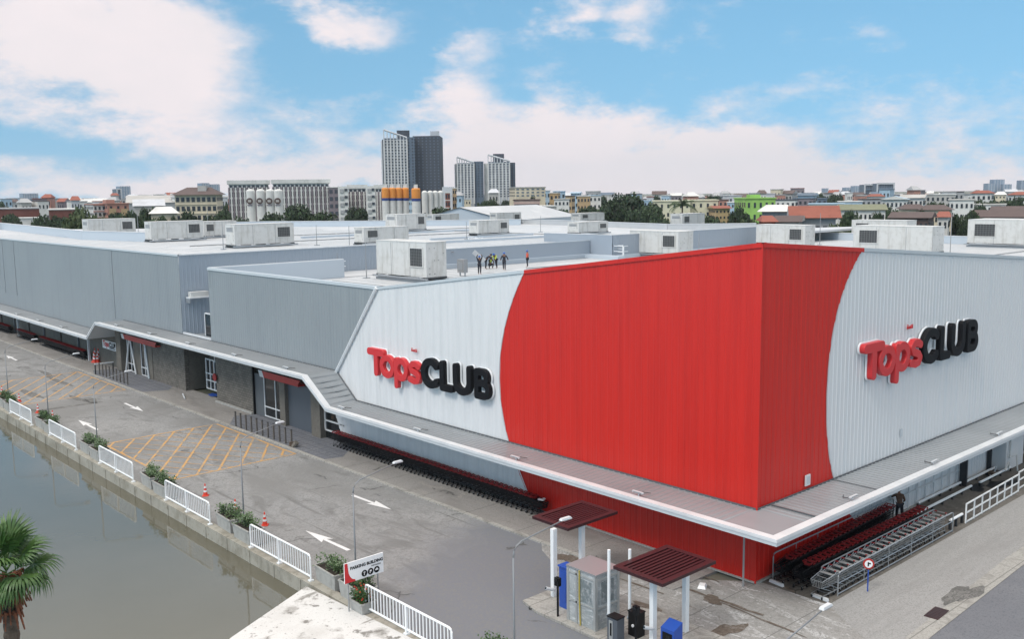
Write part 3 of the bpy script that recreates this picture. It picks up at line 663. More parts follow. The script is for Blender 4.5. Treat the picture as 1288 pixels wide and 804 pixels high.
b.build('gabled_roof', store)

# canopy -----------------------------------------------------------
OV = 2.75
def canopy_left():
    top = MB(); band = MB(); m = M['canopy']
    # stations: (y inner, y outer, z)
    st = [(0, 0, 3.3), (31.1, 30.65, 3.3), (33.45, 33.5, 5.02), (72.4, 72.6, 5.02), (75.1, 75.3, 3.3), (205, 205, 3.3)]
    for (a0, b0, z0), (a1, b1, z1) in zip(st, st[1:]):
        xi, xo = 0.0, -OV+.45
        for k in range(1):
            top.face([(xi, a0, z0), (xi, a1, z1), (xo, b1, z1), (xo, b0, z0)], m)
            top.face([(xi, a0, z0-.16), (-OV+.06, b0, z0-.16), (-OV+.06, b1, z1-.16), (xi, a1, z1-.16)], M['capgrey'])
        n = int((a1-a0)/.36)
        for k in range(n):
            t = (k+.5)/n; yi = a0+(a1-a0)*t; yo = b0+(b1-b0)*t; z = z0+(z1-z0)*t; dz = (z1-z0)/(a1-a0)*.05
            top.face([(xi, yi-.05, z+.004-dz), (xi, yi, z+.04), (xo, yo, z+.04), (xo, yo-.05, z+.004-dz)], m)
            top.face([(xi, yi, z+.04), (xi, yi+.05, z+.004+dz), (xo, yo+.05, z+.004+dz), (xo, yo, z+.04)], m)
        # white edge gutter: a raised lip, a flat and a fascia
        def stripe(x0, x1, za, zb, mm):
            ya = lambda x, a, b_: a+(b_-a)*(-x/OV)
            band.face([(x0, ya(x0, a0, b0), z0+za), (x0, ya(x0, a1, b1), z1+za), (x1, ya(x1, a1, b1), z1+zb), (x1, ya(x1, a0, b0), z0+zb)], mm)
        stripe(-OV+.46, -OV+.46, -.0, .06, M['trim']); stripe(-OV+.46, -OV+.10, .06, .05, M['trim']); stripe(-OV+.10, -OV+.10, .05, .10, M['trim']); stripe(-OV+.10, -OV, .10, .10, M['trim'])
        stripe(-OV, -OV, .10, -.04, M['trim']); stripe(-OV, -OV+.03, -.04, -.05, M['darktrim']); stripe(-OV+.03, -OV+.03, -.05, -.2, M['capgrey'])
    c = top.build('canopy', store); band.build('fascia', c); return c
canopy_left()
def canopy_right():
    top = MB(); band = MB(); m = M['canopy']; X1 = 118; z = 3.3
    top.face([(0, 0, z), (0, -OV+.45, z), (X1, -OV+.45, z), (X1, 0, z)], m); top.face([(0, 0, z-.16), (X1, 0, z-.16), (X1, -OV+.06, z-.16), (0, -OV+.06, z-.16)], M['capgrey'])
    top.face([(-OV+.45, -OV+.45, z), (0, -OV+.45, z), (0, 0, z), (-OV+.45, 0, z)], m); top.face([(-OV+.06, -OV+.06, z-.16), (-OV+.06, 0, z-.16), (0, 0, z-.16), (0, -OV+.06, z-.16)], M['capgrey'])
    for k in range(int(X1/.36)):
        x = .25+k*.36
        top.face([(x-.05, 0, z+.004), (x-.05, -OV+.45, z+.004), (x, -OV+.45, z+.04), (x, 0, z+.04)], m); top.face([(x, 0, z+.04), (x, -OV+.45, z+.04), (x+.05, -OV+.45, z+.004), (x+.05, 0, z+.004)], m)
    for (x0, a0, x1, a1, mm) in ((.46, 0, .46, .06, 'trim'), (.46, .06, .10, .05, 'trim'), (.10, .05, .10, .10, 'trim'), (.10, .10, 0, .10, 'trim'), (0, .10, 0, -.04, 'trim'), (0, -.04, .03, -.05, 'darktrim'), (.03, -.05, .03, -.2, 'capgrey')):
        p0, p1 = -OV+x0, -OV+x1
        band.face([(p0, p0, z+a0), (p1, p1, z+a1), (X1, p1, z+a1), (X1, p0, z+a0)], M[mm])
        band.face([(p0, p0, z+a0), (p0, 0, z+a0), (p1, 0, z+a1), (p1, p1, z+a1)], M[mm])
    c = top.build('canopy', store); band.build('fascia', c); return c
canopy_right()
# dark joints where the walls meet the canopy
b = MB(); b.bx(-.07, -.045, 0, 31.1, ZJ+.001, ZJ+.09, M['darktrim']); b.bx(-.06, -.045, 33.5, 72.4, 5.03, 5.1, M['darktrim']); b.bx(-.06, -.045, 75.2, 205, ZJ+.001, ZJ+.07, M['darktrim']); b.bx(0, 118, -.07, -.045, ZJ+.001, ZJ+.09, M['darktrim'])
b.build('wall_joint', store)
MB().bx(.9, 1.0, -2.25, -.1, ZJ+.045, ZJ+.06, M['darktrim']).bx(6.2, 6.26, -2.25, -.1, ZJ+.045, ZJ+.06, M['darktrim']).build('canopy_joint', store)
MB().bx(3.75, 4.15, -.10, -.05, 3.55, 4.05, M['trim']).bx(3.85, 3.97, -.11, -.102, 3.62, 3.98, M['capgrey']).bx(4.0, 4.08, -.11, -.102, 3.62, 3.98, M['capgrey']).build('wall_vent', store)
MB().bx(12.9, 13.1, -.09, -.05, 4.2, 4.6, M['capgrey']).build('wall_vent', store)
fp = thing('floodlight', 'x', 'floodlight')
MB().box((0, 0, .16), (.10, .62, .07), M['lampwhite']).box((-.05, 0, .16), (.04, .5, .05), M['steel']).build('lamp_body', fp); MB().box((.05, 0, .06), (.04, .06, .15), M['lampwhite']).build('bracket', fp)
MB().tube([(.08, 0, .02), (.45, .1, .04), (.6, -.25, .03)], .02, M['darkmetal'], 5).build('cable', fp)
fl_pos = [(-2.3, y, 3.37, pi*0, 'left canopy') for y in (100.5, 92.3, 84.3)] + [(-2.3, y, 5.08, 0, 'raised canopy') for y in (68.2, 60.3, 52.4, 44.2, 36.4)] + [(-2.3, y, 3.38, 0, 'canopy under the white wall') for y in (29.4, 21.3, 12.9, 4.7)] + [(x, -2.3, 3.38, pi/2, 'right canopy') for x in (4.0, 12.0, 20.0, 28)]
for i, (x, y, z, a, w) in enumerate(fl_pos):
    o = fp if i == 0 else copy_tree(fp); o.location = (x, y, z); o.rotation_euler = (0, 0, a)
    tag(o, 'small white floodlight on the %s, %s from the far left' % (w, ordn(i)), 'floodlight', 'floodlights on the canopy edge')

# walls and openings below the canopy, left side -----------------------------------
ribwall('x', 0, .0, 16.0, lambda y: cl(redL(y)[0], 0.05, 3.14) if y > 13.9 else .05, 3.14, M['red'], -1).build('red_wall', store)
ribwall('x', 0, 13.9, 32.9, .05, lambda y: cl(redL(y)[0], .05, 3.14) if y < 16.0 else 3.14, M['white'], -1).build('white_wall', store)
ribwall('x', 0, 32.9, 34.5, lambda y: .05+(y-32.9)*1.9, 3.14, M['white'], -1).build('white_wall', store)
MB().face([(-.06, 13.9, .03), (-.06, 13.98, .03), (-.06, 15.85, 3.13), (-.06, 15.77, 3.13)], M['trim']).build('edge_strip', store)
MB().bx(-.10, .05, 0, 33, 0, .06, M['concrete']).bx(0, 80, -.10, .05, -.04, .06, M['concrete']).build('base_strip', store)
redR0 = lambda z: 5.5+.04*(7.5-z)**2+.0006*(7.5-z)**4
ribwall('y', 0, 0, 7.0, .05, 3.14, M['red'], -1).build('red_wall', store)
ribwall('y', 0, 7.0, 8.9, lambda x: .05, lambda x: cl(redR(x)[0], .05, 3.14), M['red'], -1).build('red_wall', store)
ribwall('y', 0, 7.0, 25.4, lambda x: cl(redR(x)[0], .05, 3.14) if x < 8.9 else .05, 3.14, M['whiteR'], -1).build('white_wall', store)
def wblk(name, y0, y1, z0, z1, m, x0=-.05, x1=.35): return MB().bx(x0, x1, y0, y1, z0, z1, m).build(name, store)
T = 4.84
# window beside the trolleys
w = wblk('window', 32.9, 35.4, .0, 3.12, M['glass'], .10, .2)
b = MB()
for z in (.55, 1.25, 3.05): b.bx(0.0, .09, 32.8, 35.4, z, z+.08, M['trim'])
b.bx(0.0, .09, 35.3, 35.4, .55, 3.1, M['trim']); b.build('frame', w)
wblk('pier', 35.4, 36.6, 0, T, M['block'], -.35)
wblk('shutter_door', 36.6, 40.4, 0, 3.3, M['door'], .0); wblk('wall_panel', 36.6, 44.3, 3.3, T, M['block'], .05)
wblk('pier', 40.4, 41.2, 0, T, M['block'], -.3)
def glassdoor(y0, y1, z0, z1, muls, x=.02):
    w = MB().bx(x+.06, x+.12, y0, y1, z0, z1, M['glass']).build('glass_door', store); b = MB()
    for y in [y0]+list(muls)+[y1-.09]: b.bx(x, x+.055, y, y+.09, z0, z1, M['trim'])
    for z in (z0, z0+.75, z1-.08): b.bx(x-.01, x+.05, y0, y1, z, z+.08, M['trim'])
    b.build('frame', w); return w
glassdoor(41.2, 44.2, .1, 3.25, (42.4,)); wblk('wall_panel', 44.2, 45.7, 0, 3.3, M['darktrim'], .03)
MB().bx(-.12, .04, 45.65, 45.8, 0, T, M['black']).build('drainpipe', store)
wblk('brick_wall', 45.8, 52.3, 0, T, M['brick']); MB().bx(-.25, -.05, 45.9, 52.3, 0, .12, M['concrete']).build('base_strip', store)
wblk('brick_wall', 58.5, 65.6, 0, T, M['brick']); MB().bx(.36, 2.2, 58.5, 58.9, 0, T, M['block']).build('brick_wall', store); MB().bx(.36, 2.2, 51.9, 52.3, 0, T, M['block']).build('brick_wall', store)
MB().bx(2.2, 2.4, 52.0, 58.9, 0, T, M['block']).build('recess_wall', store); MB().bx(0.3, 2.3, 52, 58.8, T-.1, T, M['block']).build('recess_ceiling', store)
g = MB().bx(1.12, 1.18, 52.6, 56.6, .45, 2.95, M['glass']).build('window', store); b = MB()
for k in range(6): y = 52.6+k*.78; b.bx(1.0, 1.1, y, y+.11, .35, 3.05, M['trim'])
for z in (.35, 1.1, 1.7, 2.95): b.bx(.99, 1.09, 52.6, 56.6, z, z+.1, M['trim'])
b.build('frame', g)
MB().bx(.9, 1.0, 54.5, 54.6, 2.9, T, M['trim']).build('downpipe', store)
wblk('pier', 65.6, 66.9, 0, T, M['block'], -.1); glassdoor(66.9, 68.7, .05, 3.25, (67.7,)); wblk('pier', 68.7, 70.4, 0, T, M['block'], 0.0)
glassdoor(70.4, 72.2, .05, 3.25, (71.2,)); wblk('wall_panel', 66.0, 73, 3.3, T, M['block'], .05)
b = MB(); b.prism([(-.6, 72.2), (-.6, 73.4), (.3, 73.4), (.3, 72.2)], 0, 4.4, M['block']); b.build('pier', store)
pline('slanted_post', [(-.2, 72.1, .05), (-.2, 70.9, 3.3)], .09, M['trim']); pline('slanted_post', [(-.2, 69.6, .05), (-.2, 70.6, 3.3)], .08, M['trim']); pline('slanted_post', [(-.2, 66.4, .05), (-.2, 67.0, 3.3)], .10, M['capgrey'])
wblk('brick_wall', 73.4, 75.0, 0, 3.7, M['block'], -.05, .35); wblk('brick_wall', 75.0, 80.6, 0, 3.13, M['block']); wblk('brick_wall', 80.6, 205, 0, 3.14, M['block'], .05)
for y in range(86, 200, 6): wblk('wall_column', y, y+.35, 0, 3.12, M['darktrim'] if y % 4 else M['brick'], -.12, .06)
for y in (81.2, 106.5): MB().bx(-.7, -.5, y, y+.2, 0, 3.12, M['capgrey']).build('column', store)
for y0, y1 in ((37.6, 43.3), (63.3, 71.4)):
    b = MB(); b.face([(-.55, y0+.5, 3.36), (-.55, y1-.3, 3.36), (-.55, y1, 3.85), (-.55, y0, 3.85)], M['redtrim']); b.bx(-.54, 0, y0+.3, y1-.3, 3.36, 3.5, M['redtrim']); b.build('red_fascia', store)
    MB().face([(-.552, y1-.3, 3.36), (-.552, y1+.35, 3.36), (-.552, y1+.6, 3.85), (-.552, y1, 3.85)], M['trim']).build('white_end_panel', store)
pline('drainpipe', [(-.6, .2, -.03), (-.6, .2, 3.15)], .045, M['pipe'])
# right side below the canopy
b = MB()
b.bx(9.5, 20.3, -.13, -.09, .9, .94, M['trim']).bx(9.5, 20.3, -.13, -.09, 1.7, 1.74, M['trim'])
for x in range(10, 21): b.bx(x*1.0, x+.04, -.135, -.085, .1, 3.1, M['trim'])
b.build('wall_rails', store)
MB().bx(20.35, 20.5, -.5, -.1, 0, 3.13, M['darkmetal']).bx(24.3, 24.4, -.3, -.05, 0, 3.13, M['darkmetal']).build('post', store)
MB().bx(24.9, 27.6, -.9, .2, .0, 3.13, M['whiteR']).build('switch_room', store)
MB().bx(27.6, 31, .25, .35, 0, 3.1, M['door']).bx(31, 118, -.02, .2, 0, 3.13, M['whiteR']).build('wall_panel', store)
MB().bx(29.2, 30.6, -.3, .1, 1.3, 2.3, M['redtrim']).build('red_cabinet', store)

# ------------------------------------------------------------------ lettering of the big signs
def strokes_to_mesh(strokes, r, depth, name, m, pad=0):
    """union of thick rounded strokes -> outline by marching squares -> extruded letter (x right, z up, y = depth)"""
    segs = []
    for s in strokes:
        for p, q in zip(s, s[1:]): segs.append((p[0], p[1], q[0], q[1]))
    r = r+pad; h = .035
    x0 = min(min(s[0], s[2]) for s in segs)-r-2*h; x1 = max(max(s[0], s[2]) for s in segs)+r+2*h
    z0 = min(min(s[1], s[3]) for s in segs)-r-2*h; z1 = max(max(s[1], s[3]) for s in segs)+r+2*h
    nx, nz = int((x1-x0)/h)+1, int((z1-z0)/h)+1
    import numpy as np
    X, Z = np.meshgrid(x0+h*np.arange(nx), z0+h*np.arange(nz), indexing='ij'); D_ = np.full(X.shape, 9.)
    for a, b_, c, d in segs:
        vx, vz = c-a, d-b_; L2 = vx*vx+vz*vz+1e-9; t = np.clip(((X-a)*vx+(Z-b_)*vz)/L2, 0, 1)
        # slightly square ends: the larger of both distances, blended
        dx, dz = X-a-t*vx, Z-b_-t*vz
        e_ = (dx**4+dz**4)**.25 if True else 0
        D_ = np.minimum(D_, .75*np.hypot(dx, dz)+.25*e_)
    D_ -= r
    edges = {}
    def pt(i, j, k, l):
        a, b_ = D_[i, j], D_[k, l]; t = a/(a-b_); return (round(float(X[i, j]+(X[k, l]-X[i, j])*t), 5), round(float(Z[i, j]+(Z[k, l]-Z[i, j])*t), 5))
    for i in range(nx-1):
        for j in range(nz-1):
            c = [(i, j), (i+1, j), (i+1, j+1), (i, j+1)]; ins = [D_[q] < 0 for q in c]
            if all(ins) or not any(ins): continue
            cr = []
            for k in range(4):
                if ins[k] != ins[(k+1) % 4]: cr.append((pt(*c[k], *c[(k+1) % 4]), ins[k]))
            outs = [p for p, s in cr if s]; inn = [p for p, s in cr if not s]      # leaving / entering
            for k in range(len(outs)):
                edges.setdefault(outs[k], []).append(inn[k if len(outs) == 1 else k])
    loops = []
    while edges:
        st_ = next(iter(edges)); cur = st_; lp_ = []
        while cur in edges:
            lp_.append(cur); nx_ = edges[cur].pop()
            if not edges[cur]: del edges[cur]
            cur = nx_
        if len(lp_) > 8: loops.append(lp_[::1])
    cu = bpy.data.curves.new(name, 'CURVE'); cu.dimensions = '2D'; cu.fill_mode = 'BOTH'; cu.extrude = depth/2; cu.bevel_depth = .018 if depth > .2 else 0; cu.bevel_resolution = 1
    for l in loops:
        sp_ = cu.splines.new('POLY'); sp_.points.add(len(l)-1); sp_.use_cyclic_u = True
        for k, p in enumerate(l): sp_.points[k].co = (p[0], p[1], 0, 1)
    tmp = bpy.data.objects.new('tmp', cu); me = bpy.data.meshes.new_from_object(tmp)
    bpy.data.objects.remove(tmp); bpy.data.curves.remove(cu); me.name = name; me.materials.clear(); me.materials.append(m)
    return me
def arc(cx, cz, rx, rz, a0, a1, n=22): return [(cx+rx*cos(radians(a0+(a1-a0)*k/n)), cz+rz*sin(radians(a0+(a1-a0)*k/n))) for k in range(n+1)]
K = .90
def S(pts): return [(x*K, z*.93) for x, z in pts]
LET = [
 ('letter_t', [S([(.26, 1.66), (1.95, 1.66)]), S([(1.12, 1.6), (1.12, .22)])], .225, 'red'),
 ('letter_o', [S(arc(2.55, .80, .70, .60, 0, 360))], .19, 'red'),
 ('letter_p', [S([(3.68, 1.36), (3.68, -.36)]), S(arc(4.30, .80, .63, .60, 0, 360))], .19, 'red'),
 ('letter_s', [S([(6.42, 1.22), (6.1, 1.36), (5.72, 1.36), (5.45, 1.15), (5.6, .9), (6.2, .72), (6.42, .5), (6.25, .26), (5.85, .2), (5.35, .30)])], .185, 'red'),
 ('letter_c', [S(arc(7.80, .98, .84, .77, 42, 318))], .215, 'black'),
 ('letter_l', [S([(9.10, 1.74), (9.10, .22), (10.05, .22)])], .21, 'black'),
 ('letter_u', [S([(10.55, 1.74), (10.55, .85)]+arc(11.28, .85, .73, .63, 180, 360)+[(12.01, 1.74)])], .21, 'black'),
 ('letter_b', [S([(12.78, .22), (12.78, 1.72), (13.35, 1.72)]+arc(13.35, 1.37, .42, .35, 90, -90, 12)+[(12.85, 1.02)]), S([(13.3, 1.02), (13.45, 1.02)]+arc(13.45, .62, .46, .40, 90, -90, 12)+[(12.78, .22)])], .19, 'black')]
M['signblack'] = mat('sign_black', (.006, .006, .008), .6, spec=.2); M['signred'] = mat('sign_red', (.56, .026, .03), .4); M['halo'] = mat('sign_white_edge', (.82, .83, .84), .4)
sg = thing('wall_sign', 'large red and black letters reading TopsCLUB on the left white wall', 'sign')
for n, st_, r_, c_ in LET:
    me = strokes_to_mesh(st_, r_-.012, .24, n, M['signred'] if c_ == 'red' else M['signblack'])
    o = bpy.data.objects.new(n, me); COL.objects.link(o); o.parent = sg; o.rotation_euler = (pi/2, 0, 0); o.location = (0, -.24, 0)
    me2 = strokes_to_mesh(st_, r_, .08, 'backing', M['halo'], .062); o2 = bpy.data.objects.new('backing', me2); COL.objects.link(o2); o2.parent = o; o2.location = (0, 0, -.165)
cu = bpy.data.curves.new('t', 'FONT'); cu.body = 'ท็อปส์'; cu.size = .27; cu.extrude = .02
tmp = bpy.data.objects.new('tmp', cu); me = bpy.data.meshes.new_from_object(tmp); bpy.data.objects.remove(tmp); me.materials.clear(); me.materials.append(M['signred'])
o = bpy.data.objects.new('small_lettering', me); COL.objects.link(o); o.parent = sg; o.rotation_euler = (pi/2, 0, 0); o.location = (4.7, -.1, 1.98)
sg2 = copy_tree(sg); sg2['label'] = 'large red and black letters reading TopsCLUB on the right white wall'
sg.scale = (.95, 1, .985); sg.location = (-.04, 29.12, 5.48); sg.rotation_euler = (0, 0, -pi/2)
sg2.location = (8.15, -.04, 7.78)
sg2.scale = (1.03, 1, 1.03)
def text_mesh(body, size, m, bold=0, ext=.004, align='LEFT'):
    cu = bpy.data.curves.new('t', 'FONT'); cu.body = body; cu.size = size; cu.extrude = ext; cu.offset = bold; cu.align_x = align
    tmp = bpy.data.objects.new('tmp', cu); me = bpy.data.meshes.new_from_object(tmp); bpy.data.objects.remove(tmp); bpy.data.curves.remove(cu)
    me.materials.clear(); me.materials.append(m); return me
def put(me, name, parent, loc, rot=(pi/2, 0, 0)):
    o = bpy.data.objects.new(name, me); COL.objects.link(o); o.parent = parent; o.location = loc; o.rotation_euler = rot; return o
# small board by the far entrance
bd = thing('sign_board', 'small white board with red and black lettering on the dark wall by the far entrance', 'sign', (-.08, 78.55, 1.65), -pi/2)
MB().bx(0, 3.95, -.03, .03, 0, .86, M['halo']).build('board', bd)
put(text_mesh('Tops', .78, M['signred'], .03), 'lettering', bd, (.25, -.045, .26)); put(text_mesh('CLUB', .72, M['signblack'], .03), 'lettering', bd, (1.95, -.045, .26))
MB().bx(1.95, 3.6, -.045, -.035, .10, .18, M['signblack']).build('small_print', bd)
bd2 = thing('wall_banner', 'thin white banner under the canopy above the dark trolleys', 'banner', (-.08, 31.8, 2.35), -pi/2)
MB().bx(0, 5.0, -.03, .03, 0, .5, M['halo']).build('board', bd2); put(text_mesh('Tops', .34, M['signred'], .01), 'lettering', bd2, (.15, -.045, .14))

# ------------------------------------------------------------------ roof air handlers
def ac_unit(label, wide, L_, W_, H, grille, loc, dots=True, legs=.36):
    """wide='x': long side faces -y;  wide='y': long side faces -x"""
    t = thing('rooftop_ac_unit', label, 'air conditioner', loc, 0 if wide == 'x' else -pi/2, 'air handlers on the store roof')
    # local: long side runs along +x from 0, its front faces -y
    b = MB(); b.bx(0, L_, 0, W_, legs, H, M['acwhite']); b.bx(-.04, L_+.04, -.04, W_+.04, H, H+.06, M['acwhite'])
    for f in (.0, .33, .66, .999): b.bx(L_*f-.03, L_*f+.03, -.03, .02, legs, H, M['acwhite'])
    b.build('casing', t)
    MB().bx(L_*.30-.02, L_*.30+.02, -.012, -.002, legs, H-.1, M['pipe']).bx(L_*.68-.02, L_*.68+.02, -.012, -.002, legs, H-.1, M['pipe']).build('panel_joint', t)
    gx0, gx1 = (L_*.08, L_*.08+grille) if grille > 0 else (L_*.93+grille, L_*.93)
    g = MB().bx(gx0, gx1, -.07, .01, legs+.28*H, H*.84, M['acgrille']).build('grille', t); b = MB(); n = 7
    for k in range(1, n): b.bx(gx0+(gx1-gx0)*k/n-.015, gx0+(gx1-gx0)*k/n+.015, -.09, -.072, legs+.28*H, H*.84, M['acbar'])
    for k in range(1, 6): z = legs+.28*H+(H*.84-legs-.28*H)*k/6; b.bx(gx0, gx1, -.085, -.073, z-.012, z+.012, M['acbar'])
    b.build('bars', g)
    b = MB(); gw = .09
    b.bx(gx0-gw, gx0, -.08, .01, legs+.28*H-gw, H*.84+gw, M['acwhite']).bx(gx1, gx1+gw, -.08, .01, legs+.28*H-gw, H*.84+gw, M['acwhite']).bx(gx0, gx1, -.08, .01, legs+.28*H-gw, legs+.28*H, M['acwhite']).bx(gx0, gx1, -.08, .01, H*.84, H*.84+gw, M['acwhite'])
    b.build('grille_frame', t)
    b = MB(); b.bx(-.35, L_+.35, -.30, -.12, legs*.3, legs*.75, M['steel']).bx(-.15, L_+.15, W_-.2, W_+.1, 0, legs*.5, M['steel'])
    for k in range(5): b.bx(L_*k/4-.06, L_*k/4+.06, -.1, W_, legs*.5, legs, M['cable'])
    b.build('base_frame', t)
    if dots:
        b = MB(); rr = random.Random(int(L_*100)); x = L_ if wide == 'y' else 0
        for k in range(10):
            y, z = rr.choice((.15, .4, .6, .85))*W_, rr.choice((.15, .3, .5, .68, .82))*H+.1
            b.bx(x-.03, x+.03, y-.04, y+.04, z-.04, z+.04, M['pipe'])
        b.build('bolts', t)
    if wide == 'x':
        b = MB(); b.bx(-.02, .0, W_*.2, W_*.85, H*.70, H*.88, M['pipe']); b.build('side_vent', t)
    b = MB(); b.tube([(.3, -.12, legs*.8), (L_*.5, -.2, legs*.6), (L_*.9, -.15, legs*.9), (L_*.97, .1, legs*1.1)], .05, M['steel'], 6); b.build('conduit', t)
    return t
U = [  # narrow-left x, corner x, right x, base y, top y, roof z, grille side, label
 (104.5,112,171,299,276.5,-1,'leftmost box air handler near the far left roof edge'),
 (183,191,256,305,279.5,-1,'second box air handler from the left, before a farther one'),
 (249,257,298,300,279,1,'air handler partly hidden between the two long left units'),
 (284.5,296,370,312.5,283,-1,'long air handler behind the grey wing, third large one from the left'),
 (446,458,514,309,287,1,'air handler directly behind the biggest unit above the grey wing'),
 (485,500,536,292,270,-1,'tall air handler in front of the orange topped silos'),
 (538,545,577.5,284,270,1,'air handler before the left slope of the gabled roof'),
 (592,602,640,297,278,-1,'air handler right of the gabled roof, on raised steel beams'),
 (617,625,655.5,283,268,-1,'far air handler behind the one on raised beams'),
 (718,730,760,280,268.5,1,'far air handler before the big dark tree, upper of two'),
 (714,728,764.5,296,280,-1,'air handler before the big dark tree, nearer of two'),
 (843,858,886,288,269.5,1,'air handler below the feathery palm behind the roof')]
for (l, c, r_, b_, t_, g, lab) in U:
    z = RMZ; P0 = on('z', z, c, b_); P1 = on('y', P0.y, r_, b_-(r_-c)*.05); H = on('y', P0.y, c, t_).z-z; Wd = max(2.0, min(3.2, on('x', P0.x, l, b_-.5).y-P0.y))
    ac_unit(lab, 'x', P1.x-P0.x, Wd, H, (1.5 if g > 0 else -1.5)*(P1.x-P0.x)/7, (P0.x, P0.y, z))
V = [  # far-left x, near corner x, right x, base y at corner, top y, z, label
 (475,537,562,354,305.5,9.7,-1,'biggest air handler, standing behind the white wall by the workers'),
 (792.5,853,871.6,323,292,9.7,-1,'large air handler behind the red parapet left of the corner'),
 (951,1012,1024.5,313,284,9.7,-1,'air handler behind the red parapet just at the building corner'),
 (1073,1171.5,1186.5,321,286,9.7,1,'long air handler behind the red and white joint of the right parapet'),
 (1071,1140,1152,301,278,9.7,1,'farther air handler whose top shows behind the long right one'),
 (1216.5,1330,1350,312,278,9.7,1,'rightmost long air handler cut by the frame edge')]
for (l, c, r_, b_, t_, z, g, lab) in V:
    P0 = on('z', z, c, b_); P1 = on('y', P0.y, r_, b_-(r_-c)*.1); H = on('y', P0.y, c, t_).z-z; Ln = on('x', P0.x, l, b_).y-P0.y
    # local +x runs along -Y from the far end to the near corner
    ac_unit(lab, 'y', Ln, P1.x-P0.x, H, g*1.75*(Ln/7.5), (P0.x, P0.y+Ln, z), legs=.30)
    MB().bx(P0.x-.1, P1.x+.1, P0.y-.15, P0.y+Ln+.1, R2Z, z+.02, M['steel']).build('unit_plinth', store)
rods = [(281, 279, 314, RMZ), (398.6, 283, 309, RMZ), (439.6, 284, 310, RMZ), (461, 308, 350, R2Z), (522.4, 308, 352, R2Z), (425, 318, 348, R2Z), (587, 279, 301, RMZ), (680, 272, 292, RMZ), (722, 274, 291, RMZ), (1031, 268, 308, R2Z), (1195, 261, 319, R2Z), (262, 262, 290, RMZ), (174, 262, 292, RMZ), (852, 275, 284, RMZ), (879, 292, 318, R2Z)]
for i, (x, y0, y1, z) in enumerate(rods):
    P0 = on('z', z, x, y1); h = on('x', P0.x, x, y0).z-z
    t = MB().tube([(0, 0, 0), (0, 0, h)], .05, M['pipe'], 5, .03).box((0, 0, .04), (.5, .5, .08), M['steel']).build('lightning_rod', None, P0)
    tag(t, 'thin vertical lightning rod on the store roof, %s counted from the left' % ordn(sorted(r[0] for r in rods).index(x)), 'lightning rod', 'lightning rods on the roof')
def ladder(label, x, yb, yt, z, w):
    P0 = on('z', z, x, yb); h = on('x', P0.x, x, yt).z-z; t = thing('roof_ladder', label, 'ladder', P0)
    for s in (-w/2, w/2): MB().bx(-.04, .04, s-.04, s+.04, 0, h, M['rail']).build('stile', t)
    for s in (-w/2-.7, w/2+.7): MB().bx(-.7, -.62, s-.04, s+.04, h*.3, h*.95, M['rail']).build('cage_post', t)
    b = MB(); k = .3
    while k < h: b.bx(-.02, .02, -w/2, w/2, k, k+.05, M['rail']); k += .38
    b.build('rungs', t); b = MB()
    for z_ in (h*.55, h*.95): b.bx(-.7, .04, -w/2-.74, -w/2-.66, z_-.04, z_+.02, M['rail']).bx(-.7, .04, w/2+.66, w/2+.74, z_-.04, z_+.02, M['rail']).bx(-.7, -.62, -w/2-.7, w/2+.7, z_-.04, z_+.02, M['rail'])
    b.build('hand_rail', t)
ladder('white steel roof ladder against the grey step behind the red parapet', 780, 325, 308, R2Z, .8)
ladder('white steel roof ladder near the raised beams behind the workers', 601, 311, 298, RMZ-1, .7)
ladder('white steel roof ladder at the end of the grey wing parapet', 428, 343, 327, R2Z, .5)
P0 = on('z', R2Z, 582, 347.5); t = thing('junction_box', 'grey electrical box standing on the roof right of the biggest air handler', 'electrical box', P0)
MB().bx(-.25, .25, -.45, .45, .35, 1.55, M['pipe']).build('cabinet', t); MB().bx(-.27, -.255, -.3, .3, .6, 1.3, M['steel']).build('door', t); MB().bx(-.05, .05, -.4, -.3, 0, .35, M['steel']).bx(-.05, .05, .3, .4, 0, .35, M['steel']).build('stand', t)

# ------------------------------------------------------------------ people
def skinmesh(name, verts, edges, radii, m, parent, root=0, flat=False):
    me = bpy.data.meshes.new(name); me.from_pydata(verts, edges, []); me.materials.append(m)
    o = bpy.data.objects.new(name, me); COL.objects.link(o)
    sk = o.modifiers.new('skin', 'SKIN'); sk.use_smooth_shade = True
    if not me.skin_vertices: me.skin_vertices.new() if hasattr(me.skin_vertices, 'new') else None
    sd_ = me.skin_vertices[0].data
    for i, r_ in enumerate(radii): sd_[i].radius = (r_, r_) if not isinstance(r_, tuple) else r_; sd_[i].use_root = (i == root)
    ss = o.modifiers.new('sub', 'SUBSURF'); ss.levels = 1; ss.render_levels = 1
    dg = bpy.context.evaluated_depsgraph_get(); ev = o.evaluated_get(dg); nm = bpy.data.meshes.new_from_object(ev); nm.name = name
    o.modifiers.clear(); o.data = nm; nm.materials.clear(); nm.materials.append(m)
    nm.polygons.foreach_set('use_smooth', [True]*len(nm.polygons))
    o.parent = parent; return o
